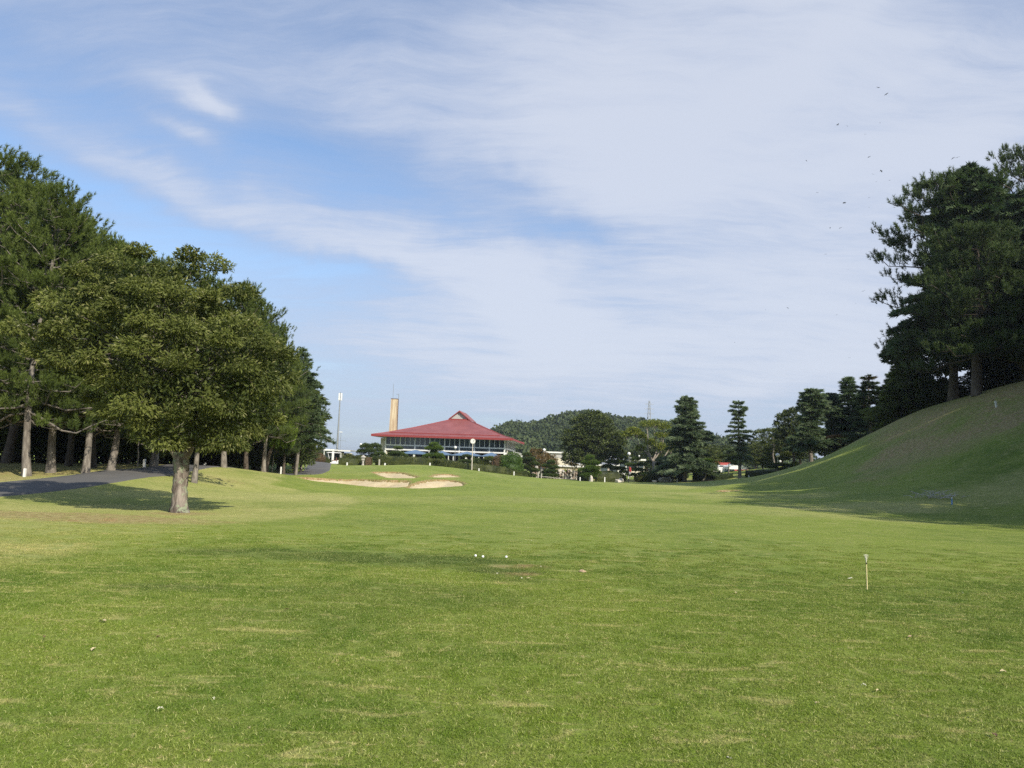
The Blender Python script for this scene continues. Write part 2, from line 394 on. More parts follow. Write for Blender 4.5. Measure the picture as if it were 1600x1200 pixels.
_rb = [on_ground(a, b, 5)[:2] for a, b in ((-260, 960), (-100, 915), (0, 893), (70, 880), (140, 863), (230, 843), (330, 826), (430, 814), (520, 801), (560, 788), (540, 775), (480, 768), (420, 757))]
ROUGH = np.array(_rb+[(-15, 52), (-18, 60), (-60, 60), (-60, 5)])
def zones(x, y):
    """what grows where: dark (deeper green patches), dry (straw coloured), dirt (bare)"""
    n1 = hash_noise(x, y, 5, 11); n2 = hash_noise(x, y, 1.6, 12); n3 = hash_noise(x, y, .6, 13)
    nn = n1*0.9+n2*0.6+n3*0.3
    dark = np.zeros(x.shape); dry = np.zeros(x.shape); dirt = np.zeros(x.shape)
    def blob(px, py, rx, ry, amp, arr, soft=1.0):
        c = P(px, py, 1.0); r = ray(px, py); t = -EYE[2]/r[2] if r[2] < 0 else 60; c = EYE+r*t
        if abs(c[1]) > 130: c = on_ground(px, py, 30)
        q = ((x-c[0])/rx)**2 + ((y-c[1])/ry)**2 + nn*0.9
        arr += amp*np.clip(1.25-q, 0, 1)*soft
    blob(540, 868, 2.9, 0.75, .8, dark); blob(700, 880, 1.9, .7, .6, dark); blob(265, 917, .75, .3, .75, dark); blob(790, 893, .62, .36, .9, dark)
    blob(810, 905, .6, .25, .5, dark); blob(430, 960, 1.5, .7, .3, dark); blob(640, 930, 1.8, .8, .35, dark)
    blob(802, 884, .5, .22, .95, dirt); blob(815, 897, .3, .12, .8, dirt)
    blob(1000, 790, 9, 3.5, .35, dry); blob(1250, 805, 7, 2.2, .4, dry)
    blob(540, 690+90, 6, 3, .3, dry)
    # rough under and left of the lone tree
    k = (x < 2) & (y > 3) & (y < 75)
    if k.any():
        s = poly_sdf(x[k], y[k], ROUGH); left = sstep(-.35, .35, s+nn[k]*.5)
        q = dry[k]; q += left*(0.66+0.95*nn[k]); dry[k] = q
    c = on_ground(60, 805, 8); q = ((x-c[0])/3.6)**2 + ((y-c[1])/1.3)**2 + nn*2.2; dirt += 1.7*np.clip(1.15-q, 0, 1)
    c = on_ground(280, 803, 8); q = ((x-c[0])/1.1)**2 + ((y-c[1]-.1)/1.0)**2 + nn*.8; dirt += 1.6*np.clip(1.0-q, 0, 1)
    # pine straw beyond the path and around the pines
    pd = path_dist(x, y); side = (x < np.interp(y, PATHS[:, 1], PATHS[:, 0]))
    dirt += np.where(side, np.clip(0.9+nn*1.2, 0, 1)*sstep(1.3, 2.2, pd)*sstep(2, 12, y)*(1-sstep(60, 80, y)), 0)
    for (a, b, rx, ry) in ((330, 746, 2.2, 1.6), (172, 738, 2, 1.4), (350, 728, 3, 2)):
        c = on_ground(a, b, 20); q = ((x-c[0])/rx)**2 + ((y-c[1])/ry)**2 + nn*1.4; dirt += 0.7*np.clip(1.0-q, 0, 1)
    # ground under the garden trees and worn slope under the hill trees
    c = on_ground(1030, 752, 60); q = ((x-c[0]+0)/13)**2 + ((y-c[1]-4)/4.5)**2 + nn*1.2; dirt += 0.85*np.clip(1.0-q, 0, 1)
    h = sstep(14, 20, x - np.maximum(0, (y-40))*0.0)*sstep(-5, 5, y)
    q = ((x-30)/7.5)**2 + ((y-53)/8.0)**2 + nn*1.8; dirt += 0.8*np.clip(1.1-q, 0, 1)*(x > 18)
    q = ((x-37)/8.0)**2 + ((y-60)/14.0)**2 + nn*1.2; dirt += 0.9*np.clip(1.2-q, 0, 1)*(x > 18)
    q = ((x-40)/9.0)**2 + ((y-30)/30.0)**2 + nn*1.2; dirt += 0.7*np.clip(1.2-q, 0, 1)*(x > 18)
    q = ((x-21)/9)**2 + ((y-38)/3.2)**2 + nn*1.6; dry += .75*np.clip(1.0-q, 0, 1)
    q = ((x-12)/7)**2 + ((y-47)/5)**2 + nn*1.6; dry += .6*np.clip(1.0-q, 0, 1)
    gx = sstep(60, 70, y)*(1-sstep(100, 112, y))*np.exp(-((x+11)/14)**2); dry += gx*np.clip(.12+nn*.6, 0, .5)
    far = sstep(60, 80, y)*sstep(8, 14, x)*(1-sstep(110, 125, y)); dry += far*np.clip(0.45+nn*.5, 0, .8)
    return np.clip(dark, 0, 1), np.clip(dry, 0, 1), np.clip(dirt, 0, 1.4)

def turf_color(T, blade=False):
    """shared colour of the turf as a function of world position and the surveyed zones"""
    a = T.node('ShaderNodeAttribute'); a.attribute_name = 'zone'
    if blade: a.attribute_type = 'INSTANCER'
    zr, zg, zb = T.xyz(a.outputs['Vector'])[0:3]
    p = T.pos
    flat = T.mapping(p, sc=(1, 1, 0.0))
    big = T.noise(flat, 0.16, 4, 0.55); mid = T.noise(flat, 0.9, 4, 0.6); sm = T.noise(flat, 5.0, 5, 0.7)
    strk = T.noise(T.mapping(flat, rot=(0, 0, R(-28)), sc=(0.6, 1.9, 1)), 2.2, 6, 0.70, 0.8)
    strk2 = T.noise(T.mapping(flat, rot=(0, 0, R(12)), sc=(1.9, 0.65, 1)), 3.2, 6, 0.72, 0.6)
    grain = T.noise(flat, 42.0, 3, 0.8)
    c = T.mix(T.ramp(big, 0.38, 0.62), rgb(0.082, 0.140, 0.012), rgb(0.155, 0.212, 0.022))
    c = T.mix(T.mul(T.ramp(mid, 0.42, 0.60), 0.6), c, rgb(0.180, 0.225, 0.034))
    c = T.mix(T.mul(T.ramp(sm, 0.44, 0.62), 0.5), c, rgb(0.215, 0.245, 0.055))
    dryf = T.add(T.mul(T.ramp(strk, 0.55, 0.66), 0.70), T.mul(T.ramp(strk2, 0.58, 0.70), 0.6))
    dryf = T.m('ADD', dryf, T.mul(zg, T.ramp(sm, 0.25, 0.62, 0.25, 1.0)), clamp=True)
    c = T.mix(T.mul(dryf, 0.82), c, rgb(0.46, 0.40, 0.17))
    spk = T.mul(T.ramp(T.noise(flat, 13.0, 4, 0.75), 0.59, 0.64), T.ramp(mid, 0.42, 0.56))
    c = T.mix(T.mul(spk, 0.75), c, rgb(0.50, 0.42, 0.20))
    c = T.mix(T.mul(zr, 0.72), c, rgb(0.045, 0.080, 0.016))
    dirtc = T.mix(T.ramp(sm, 0.35, 0.65), rgb(0.21, 0.125, 0.060), rgb(0.42, 0.31, 0.165))
    db = T.m('MULTIPLY', zb, T.ramp(T.noise(flat, 2.6, 6, 0.75), 0.30, 0.58), clamp=True)
    c = T.mix(db, c, dirtc)
    g = T.ramp(grain, 0.33, 0.67, 0.62, 1.32, 'LINEAR')
    s = T.node('ShaderNodeVectorMath', operation='SCALE'); T.l.new(c, s.inputs[0]); T.l.new(g, s.inputs['Scale'])
    return s.outputs[0], grain, sm
m_turf, T = mat('turf'); c, grain, sm = turf_color(T)
T.l.new(c, T.b.inputs['Base Color']); T.b.inputs['Roughness'].default_value = 0.85; T.b.inputs['Specular IOR Level'].default_value = 0.12
T.b.inputs['Sheen Weight'].default_value = 0.25; T.b.inputs['Sheen Tint'].default_value = rgb(0.6, 0.7, 0.2)
hsum = T.add(T.mul(grain, 0.5), T.mul(T.noise(T.pos, 110.0, 2, 0.7), 0.5))
bn = T.node('ShaderNodeBump'); bn.inputs['Strength'].default_value = 0.8; bn.inputs['Distance'].default_value = 0.035; T.l.new(hsum, bn.inputs['Height'])
bn2 = T.node('ShaderNodeBump'); bn2.inputs['Strength'].default_value = 0.5; bn2.inputs['Distance'].default_value = 0.12; T.l.new(sm, bn2.inputs['Height']); T.l.new(bn.outputs[0], bn2.inputs['Normal'])
T.l.new(bn2.outputs[0], T.b.inputs['Normal'])

def axis(segs):
    out = [segs[0][0]]
    for a, b, st in segs:
        n = max(1, int(round((b-a)/st))); out += list(np.linspace(a, b, n+1)[1:])
    return np.array(out)
xs = axis([(-4000, -1000, 500), (-1000, -300, 100), (-300, -100, 20), (-100, -45, 3), (-45, -25, .8), (-25, 2, .2), (2, 26, .4), (26, 50, .7), (50, 110, 3), (110, 300, 20), (300, 1000, 100), (1000, 4000, 500)])
ys = axis([(-400, -60, 40), (-60, -10, 5), (-10, 3, 1), (3, 30, .35), (30, 46, .4), (46, 78, .2), (78, 112, .4), (112, 140, 1.0), (140, 300, 8), (300, 1200, 60), (1200, 5200, 400)])
X, Y = np.meshgrid(xs, ys); Z = ground_h(X.ravel(), Y.ravel())
V = np.stack([X.ravel(), Y.ravel(), Z], 1); nx = len(xs); ny = len(ys)
ii = np.arange(nx-1)[None]+nx*np.arange(ny-1)[:, None]; ii = ii.ravel(); F = np.stack([ii, ii+1, ii+1+nx, ii+nx], 1)
me = np_mesh('ground', [(V, F, 0, None, True)], [m_turf])
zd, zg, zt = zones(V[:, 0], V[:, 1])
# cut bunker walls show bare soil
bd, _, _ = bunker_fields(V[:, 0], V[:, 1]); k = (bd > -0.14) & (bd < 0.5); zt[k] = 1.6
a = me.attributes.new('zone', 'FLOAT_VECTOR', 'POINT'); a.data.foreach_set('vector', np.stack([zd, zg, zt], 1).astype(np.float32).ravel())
ground = link('ground', me); tag(ground, kind='structure')

# sand
m_sand, T = mat('sand'); n = T.noise(T.pos, 1.2, 5, 0.7); n2 = T.noise(T.pos, 14, 4, 0.7)
c = T.mix(T.ramp(n, 0.3, 0.7), rgb(0.60, 0.48, 0.28), rgb(0.70, 0.58, 0.375)); c = T.mix(T.mul(T.ramp(n2, 0.5, 0.7), 0.35), c, rgb(0.40, 0.30, 0.17))
T.l.new(c, T.b.inputs['Base Color']); T.b.inputs['Roughness'].default_value = 0.95; T.b.inputs['Specular IOR Level'].default_value = 0.1
bn = T.node('ShaderNodeBump'); bn.inputs['Strength'].default_value = 0.7; bn.inputs['Distance'].default_value = 0.05; T.l.new(T.noise(T.mapping(T.pos, sc=(3, .8, 1)), 3, 4, 0.6), bn.inputs['Height']); T.l.new(bn.outputs[0], T.b.inputs['Normal'])
BLAB = ['long sand bunker running left to right below the green', 'round sand bunker with a dark overhanging grass lip', 'upper sand bunker curling behind the grass tongue', 'narrow strip of sand at the foot of the green', 'tiny far sand bunker under the small shaded mound']
for i, b in enumerate(BUNK):
    x0, x1, y0, y1 = b['box']; gx = np.arange(x0, x1, .18); gy = np.arange(y0, y1, .18); X, Y = np.meshgrid(gx, gy)
    d, dp, lp = bunker_fields(X.ravel(), Y.ravel()); pd = poly_sdf(X.ravel(), Y.ravel(), b['poly'])
    zb = base_h(X.ravel(), Y.ravel()); Z = zb - b['lip']*sstep(-.05, .12, d)*0.45 - b['deep']*sstep(0.2, 2.2, d) + 0.02*hash_noise(X.ravel(), Y.ravel(), .7, 8)
    Z = np.where(d < 0, zb-0.12, Z)
    nx = len(gx); ny = len(gy); ii = (np.arange(nx-1)[None]+nx*np.arange(ny-1)[:, None]).ravel(); F = np.stack([ii, ii+1, ii+1+nx, ii+nx], 1)
    keep = (pd > -0.5)[F].all(1); o = link('sand', np_mesh('sand', [(np.stack([X.ravel(), Y.ravel(), Z], 1), F[keep], 0, None, True)], [m_sand]))
    tag(o, BLAB[i], 'bunker', 'sand bunkers around the green', 'structure')
    o.name = 'sand_bunker'

# asphalt cart path
m_asph, T = mat('asphalt'); n = T.noise(T.pos, 60, 3, 0.8); n1 = T.noise(T.pos, .6, 5, 0.6)
c = T.mix(T.ramp(n, 0.3, 0.7), rgb(0.085, 0.082, 0.078), rgb(0.140, 0.134, 0.124)); c = T.mix(T.mul(T.ramp(n1, 0.45, 0.7), 0.5), c, rgb(0.17, 0.155, 0.13)); T.l.new(c, T.b.inputs['Base Color']); T.b.inputs['Roughness'].default_value = 0.9
tan = unit(np.gradient(PATHS, axis=0)); nrm = np.stack([-tan[:, 1], tan[:, 0]], 1); rows = []
for w in (-1.4, -1.25, -.7, 0, .7, 1.25, 1.4):
    q = PATHS + nrm*(w + (0.12*hash_noise(PATHS[:, 0], PATHS[:, 1], 1.2, 3) if abs(w) > 1.3 else 0))[:, None] if abs(w) > 1.3 else PATHS + nrm*w
    z = base_h(q[:, 0], q[:, 1]) + (0.045 if abs(w) < 1.3 else -0.04); rows.append(np.stack([q[:, 0], q[:, 1], z], 1))
n = len(PATHS); V = np.concatenate(rows); F = np.concatenate([np.stack([k*n+np.arange(n-1), k*n+np.arange(1, n), (k+1)*n+np.arange(1, n), (k+1)*n+np.arange(n-1)], 1) for k in range(6)])
tag(link('cart_path', np_mesh('cart_path', [(V, F[:, ::-1], 0, None, True)], [m_asph])), kind='structure')
# ------------------------------------------------------------------ foliage builders (numpy)
def leaves(rng, C, D, L, W, fold=0.25, lvar=0.3):
    """one folded leaf (two triangles) per centre; C base points, D directions"""
    n = len(C); D = unit(D); r = unit(rng.normal(size=(n, 3))); S = unit(np.cross(D, r)); N = np.cross(S, D)
    l = (L*(1+lvar*(rng.random(n)-.5)*2))[:, None]; w = (W*(1+lvar*(rng.random(n)-.5)*2))[:, None]
    a = C; b = C+D*l*.45+S*w*.5+N*w*fold; t = C+D*l; d = C+D*l*.45-S*w*.5+N*w*fold
    V = np.stack([a, b, t, d], 1).reshape(-1, 3); F = np.arange(4*n).reshape(n, 4)
    return V, F, np.repeat(rng.random(n), 4)
def needles(rng, C, D, k, L, W, spread=0.7, rnd=None):
    """tufts of k thin needles round every centre"""
    n = len(C); Cn = np.repeat(C, k, 0); Dn = unit(np.repeat(unit(D), k, 0)+spread*rng.normal(size=(n*k, 3))*.6)
    S = unit(np.cross(Dn, unit(rng.normal(size=(n*k, 3))))); l = (L*(.7+.5*rng.random(n*k)))[:, None]
    V = np.stack([Cn-S*W*.5, Cn+S*W*.5, Cn+Dn*l], 1).reshape(-1, 3); F = np.arange(3*n*k).reshape(-1, 3)
    if rnd is None: rnd = rng.random(n)
    r = np.clip(np.repeat(rnd, k)+.25*(rng.random(n*k)-.5), 0, 1)
    return V, F, np.repeat(r, 3)
def on_lobes(rng, lobes, n, lo=-0.55, inside=0.72, r0=0.8, r1=1.0):
    """points near the outer surface of a union of ellipsoids, with outward directions"""
    lobes = np.array(lobes, float); w = (lobes[:, 3]*lobes[:, 4]+lobes[:, 4]*lobes[:, 5]+lobes[:, 3]*lobes[:, 5]); w /= w.sum()
    P_, O_ = [], []; cnt = 0
    while cnt < n:
        m = n*3; k = rng.choice(len(lobes), m, p=w); d = unit(rng.normal(size=(m, 3))); d = d[(d[:, 2] > lo)]; k = k[:len(d)]
        p = lobes[k, :3]+d*lobes[k, 3:6]*(r0+(r1-r0)*rng.random((len(d), 1)))
        q = ((p[:, None]-lobes[None, :, :3])/lobes[None, :, 3:6]); q = (q**2).sum(2); ok = (q.min(1) > inside**2)
        p = p[ok]; o = unit(d[ok]/lobes[k[ok], 3:6]); P_.append(p); O_.append(o); cnt += len(p)
    return np.concatenate(P_)[:n], np.concatenate(O_)[:n]
def spread_pick(rng, P_, O_, n):
    """thin a point set so that clusters are evenly spread"""
    idx = [int(rng.integers(len(P_)))]; d = np.linalg.norm(P_-P_[idx[0]], axis=1)
    for _ in range(n-1):
        i = int(np.argmax(d*(.85+.3*rng.random(len(P_))))); idx.append(i); d = np.minimum(d, np.linalg.norm(P_-P_[i], axis=1))
    return P_[idx], O_[idx]
def curve(a, b, sag, n=6, rng=None, jit=0.0):
    t = np.linspace(0, 1, n)[:, None]; a = np.array(a, float); b = np.array(b, float)
    p = a*(1-t)+b*t; p[:, 2] += sag*4*(t[:, 0]*(1-t[:, 0]))
    if jit and rng is not None: p[1:-1] += rng.normal(size=(n-2, 3))*jit
    return p
def limbs(rng, start, targets, nl, r0, sag=0.3, jit=0.08, twig=0.35):
    """main limbs towards groups of clusters, twigs to each cluster"""
    parts = []; T_ = np.array(targets)
    seeds, _ = spread_pick(rng, T_, T_, min(nl, len(T_))); lab = np.argmin(((T_[:, None]-seeds[None])**2).sum(2), 1)
    for k in range(len(seeds)):
        m = T_[lab == k]
        if len(m) == 0: continue
        c = m.mean(0); e = np.array(start)+(c-np.array(start))*0.85
        p = curve(start, e, sag, 7, rng, jit); rr = np.linspace(r0, r0*.35, 7); parts.append(tube(p, rr, 7, .15, rng))
        for q in m:
            j = int(rng.integers(2, 7)); r = rr[j]*twig
            parts.append(tube(curve(p[j], q, sag*.4, 4, rng, jit*.6), np.linspace(r, r*.3, 4), 4))
    return parts
def pack(name, woods, fol, mw, mf):
    """trunk mesh and crown mesh"""
    tm = np_mesh(name+'_trunk', [(v, f, 0, None, True) for v, f in woods], [mw])
    if isinstance(fol, tuple): fol = [fol]
    fm = np_mesh(name+'_crown', [(f[0], f[1], (f[3] if len(f) > 3 else 0), f[2]) for f in fol], mf if isinstance(mf, list) else [mf])
    return dict(trunk=tm, crown=fm)
def plant(pr, name, label, cat, loc, sc, rz=0.0, group=None, tilt=(0, 0), crown='crown', trunk='trunk'):
    t = empty(name, loc, label, cat, group, rz, sc); t.rotation_euler = (tilt[0], tilt[1], rz)
    for k, nm in (('trunk', trunk), ('crown', crown)):
        if pr.get(k): link(nm, pr[k], t)
    return t

M_bark = bark_mat('pine_bark', (0.14, 0.12, 0.10), (0.275, 0.245, 0.205), 7)
M_barkd = bark_mat('dark_bark', (0.075, 0.058, 0.045), (0.14, 0.115, 0.09), 7)
M_barkm = bark_mat('lichen_bark', (0.085, 0.066, 0.052), (0.31, 0.265, 0.22), 6, (0.27, 0.31, 0.20), .52)
M_barkp = bark_mat('pale_bark', (0.28, 0.24, 0.19), (0.42, 0.37, 0.31), 7)
L_main = leaf_mat('oak_leaves', (0.020, 0.034, 0.006), (0.205, 0.228, 0.052), .20, .55, .22, pscale=.8)
L_mainy = leaf_mat('young_oak_leaves', (0.13, 0.14, 0.045), (0.25, 0.24, 0.085), .2, .45, .4)
L_pine = leaf_mat('pine_needles', (0.024, 0.044, 0.010), (0.165, 0.210, 0.042), .25, .55, .25, pscale=.5)
L_pineg = leaf_mat('garden_pine_needles', (0.040, 0.070, 0.020), (0.125, 0.175, 0.050), .2, .55, .25, pscale=.6)
L_pineb = leaf_mat('bright_pine_needles', (0.060, 0.115, 0.018), (0.150, 0.215, 0.040), .25, .55, .25, pscale=.6)
L_dark = leaf_mat('dark_pine_needles', (0.026, 0.046, 0.015), (0.115, 0.155, 0.046), .16, .6, .2, pscale=.5)
L_cedar = leaf_mat('cedar_needles', (0.056, 0.092, 0.044), (0.265, 0.325, 0.180), .15, .6, .2, pscale=.5)
L_cedary = leaf_mat('yellow_tipped_conifer_needles', (0.040, 0.062, 0.020), (0.210, 0.240, 0.070), .2, .6, .2, pscale=.5)
L_cedard = leaf_mat('dark_cedar_needles', (0.034, 0.060, 0.028), (0.155, 0.210, 0.095), .15, .6, .2, pscale=.5)
L_cedarr = leaf_mat('browning_cedar_needles', (0.042, 0.066, 0.032), (0.14, 0.18, 0.08), .15, .6, .2, ((0.22, 0.11, 0.05), .35, .57), .5)
L_broad = leaf_mat('dark_broad_leaves', (0.024, 0.040, 0.010), (0.115, 0.142, 0.034), .15, .5, .3, pscale=.4)
L_broadm = leaf_mat('mid_broad_leaves', (0.040, 0.060, 0.013), (0.160, 0.185, 0.045), .2, .5, .3, pscale=.4)
L_yell = leaf_mat('yellow_green_leaves', (0.105, 0.135, 0.018), (0.270, 0.290, 0.050), .3, .5, .3)
L_lime = leaf_mat('lime_cypress_sprays', (0.080, 0.135, 0.014), (0.210, 0.280, 0.036), .3, .55, .25)
L_shrub = leaf_mat('bright_shrub_leaves', (0.050, 0.095, 0.018), (0.130, 0.200, 0.045), .25, .5, .3)
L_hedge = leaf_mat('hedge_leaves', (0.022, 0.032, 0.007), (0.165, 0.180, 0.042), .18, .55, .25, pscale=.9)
L_hedged = leaf_mat('shaded_hedge_leaves', (0.028, 0.042, 0.012), (0.075, 0.095, 0.028), .15, .55, .25, pscale=.9)  # hedge leaves again, with the shade put into a darker colour
L_maple = leaf_mat('autumn_maple_leaves', (0.06, 0.065, 0.022), (0.27, 0.150, 0.055), .3, .5, .3, pscale=.9)
L_brown = leaf_mat('brown_twiggy_leaves', (0.09, 0.060, 0.035), (0.21, 0.150, 0.085), .15, .7, .15)
L_far = leaf_mat('hill_forest_leaves', (0.026, 0.042, 0.016), (0.105, 0.135, 0.048), .12, .6, .2, pscale=.035)

def broadleaf(name, seed, lobes, trunk, nclus, cr, per, LL, LW, mw, mf, start=None, nl=7, r0=.16, lo=-.6, droop=.35, inner=0.25, flat=.75, sag=.2, extra=None, wood_n=10):
    rng = np.random.default_rng(seed)
    p, o = on_lobes(rng, lobes, nclus*8, lo); C, O = spread_pick(rng, p, o, nclus)
    woods = [tube(t[0], t[1], wood_n, .12, rng) for t in trunk]
    woods += limbs(rng, start if start is not None else trunk[0][0][-1], C-O*cr*.5, nl, r0, sag)
    n = nclus*per; k = np.repeat(np.arange(nclus), per)
    d = unit(rng.normal(size=(n, 3))); d[:, 2] = np.abs(d[:, 2])*.9-.15*rng.random(n); out = O[k]
    rr = cr*(0.55+.9*rng.random(nclus))[k]*(rng.random(n)**.45)
    q = unit(d+out*.5)*rr[:, None]; q[:, 2] *= flat
    pos = C[k]+q; dr = unit(q)*.7+rng.normal(size=(n, 3))*.45+out*.2; dr[:, 2] -= droop
    rv = np.clip(.55*rng.random(n)+.45*rng.random(nclus)[k], 0, 1)
    V, F, r = leaves(rng, pos, dr, LL, LW); r = np.repeat(rv, 4)
    fol = [(V, F, r, 0)]
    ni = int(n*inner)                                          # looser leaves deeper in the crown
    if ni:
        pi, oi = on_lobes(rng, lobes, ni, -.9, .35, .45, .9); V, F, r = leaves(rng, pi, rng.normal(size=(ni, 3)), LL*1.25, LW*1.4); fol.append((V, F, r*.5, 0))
    if extra:
        ne = int(n*extra); kk = rng.integers(0, n, ne); V, F, r = leaves(rng, pos[kk]+q[kk]*.12, dr[kk]+np.array([0, 0, .3]), LL, LW); fol.append((V, F, r, 1))
    return pack(name, woods, fol, mw, mf)

def pine(name, seed, Ht, base, width, mw, mf, nbr=46, tufts=9000, nk=9, nl=.20, nw=.020, bend=(.6, .3), shape=None, padr=.55, up=.25, tr=.24, lift=.5, lean=None):
    """open Japanese pine: bending trunk, whorled limbs, flattened pads of needle tufts"""
    rng = np.random.default_rng(seed); t = np.linspace(0, 1, 14)
    ph = rng.random(2)*6; tp = np.stack([bend[0]*np.sin(t*3.2+ph[0])*t**.7, bend[1]*np.sin(t*4.1+ph[1])*t, t*Ht], 1)
    tp[:, :2] -= tp[0, :2]
    tr_ = tr*(1-t)**.8+.03; tr_[0] *= 1.35; tr_[1] *= 1.08
    woods = [tube(tp, tr_, 10, .14, rng)]
    shape = shape or (lambda s: (1-s)**.55*(.55+.9*s*(1-s)*2)+.12)
    pads, outs = [], []
    for i in range(nbr):
        s = (i+rng.random())/nbr; z = base+(Ht-base)*s*.985; az = i*2.4+rng.random()*1.0
        Lr = width*shape(s)*(.65+.5*rng.random()); c = np.array([np.interp(z, tp[:, 2], tp[:, 0]), np.interp(z, tp[:, 2], tp[:, 1]), z])
        e = c+np.array([math.cos(az)*Lr, math.sin(az)*Lr, Lr*(up+.45*s-(.32 if s < .2 else 0))*(.6+.6*rng.random())])
        p = curve(c, e, -.10*Lr, 6, rng, .05*Lr); r = .010+.017*Lr**.8
        woods.append(tube(p, np.linspace(r, r*.25, 6), 5))
        npd = max(2, int(2+Lr*1.5))
        for j in range(npd):
            u0 = .35 if s > .22 else .16; u = u0+(1-u0)*(j+.6*rng.random())/npd; u = min(u, 1); k = u*5; a = int(min(4, k)); b = p[a]+(p[a+1]-p[a])*(k-a)
            side = np.array([-math.sin(az), math.cos(az), 0])*(rng.random()-.5)*Lr*.75*(1.1-.5*u)
            q = b+side+np.array([0, 0, .12*rng.random()]); pads.append(q); outs.append([math.cos(az)*.5, math.sin(az)*.5, .8])
            woods.append(tube(np.array([b, (b+q)/2+[0, 0, -.02], q]), [.018, .013, .007], 3))
    pads = np.array(pads); outs = np.array(outs); k = rng.integers(0, len(pads), tufts)
    ns = tufts//6; tufts = ns*6; k = k[:ns]; pr = padr*(.6+.8*rng.random(len(pads)))[k]; d = unit(rng.normal(size=(ns, 3)))*(rng.random(ns)**.45)[:, None]*pr[:, None]; d[:, 2] = np.abs(d[:, 2])*.55-.05
    sp = unit(outs[k]*.5+d/pr[:, None]*.7+np.array([0, 0, .75])); u = np.tile(np.arange(6)*.062, ns)[:, None]*(.7+.6*np.repeat(rng.random(ns), 6))[:, None]
    k = np.repeat(k, 6); pr = np.repeat(pr, 6); d = np.repeat(d, 6, 0)+np.repeat(sp, 6, 0)*u+rng.normal(size=(tufts, 3))*.025
    C = pads[k]+d; D = unit(outs[k]+d/pr[:, None]*.9+np.array([0, 0, lift]))
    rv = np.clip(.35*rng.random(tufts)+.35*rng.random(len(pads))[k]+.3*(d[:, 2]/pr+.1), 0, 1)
    V, F, r = needles(rng, C, D, nk, nl, nw, .75, rv)
    return pack(name, woods, (V, F, r), mw, mf)

def cedar(name, seed, Ht, base, width, mw, mf, lev=26, per=6, dens=26, L=.42, W=.10, shape=None, droop=.18, gap=0.0, tr=.22, nk=4):
    """deodar type: straight stem, tiers of level or drooping fans"""
    rng = np.random.default_rng(seed); t = np.linspace(0, 1, 10)
    tp = np.stack([.12*np.sin(t*5+seed), .1*np.sin(t*4+seed*2), t*Ht], 1); tp[:, :2] -= tp[0, :2]
    woods = [tube(tp, tr*(1-t)**.9+.02, 9, .1, rng)]; Cs, Ds, Rv = [], [], []
    shape = shape or (lambda s: (1-s)**.8)
    for i in range(lev):
        s = (i+.3*rng.random())/lev
        if rng.random() < gap: continue
        z = base+(Ht-base)*s
        for j in range(per):
            az = j*2*math.pi/per+i*1.3+rng.random()*.7; Lr = width*shape(s)*(.42+.85*rng.random())+.10
            c = np.array([np.interp(z, tp[:, 2], tp[:, 0]), np.interp(z, tp[:, 2], tp[:, 1]), z+.25*rng.random()])
            h = np.array([math.cos(az), math.sin(az), 0]); sd = np.array([-math.sin(az), math.cos(az), 0])
            e = c+h*Lr+np.array([0, 0, Lr*(.22*s*2-.08-droop*rng.random())]); p = curve(c, e, .08*Lr, 5)
            woods.append(tube(p, np.linspace(.012+.02*Lr, .008, 5), 4))
            m = max(4, int(dens*Lr)); u = .12+.88*rng.random(m)**.75; k = u*4; a = np.minimum(3, k.astype(int)); b = p[a]+(p[a+1]-p[a])*(k-a)[:, None]
            wv = (rng.random(m)-.5)*2; wd = Lr*.33*(1-u*.75)+.10
            q = b+sd*(wv*wd)[:, None]; q[:, 2] -= np.abs(wv)*wd*.35+.10*rng.random(m)-.06
            Cs.append(q); Ds.append(h*.7+sd*(wv*.9)[:, None]+np.array([0, 0, .12])-np.array([0, 0, 1])*(.35*rng.random(m))[:, None]); Rv.append(np.full(m, .2+.6*rng.random())+.25*(rng.random(m)-.5))
    # leader
    m = 14; q = np.tile(tp[-1], (m, 1)); q[:, 2] -= rng.random(m)*.7; Cs.append(q); Ds.append(rng.normal(size=(m, 3))*.4+[0, 0, .7]); Rv.append(np.full(m, .7))
    C = np.concatenate(Cs); D = np.concatenate(Ds); rv = np.clip(np.concatenate(Rv), 0, 1)
    V, F, r = needles(rng, C, D, nk, L, W, .55, rv)
    return pack(name, woods, (V, F, r), mw, mf)

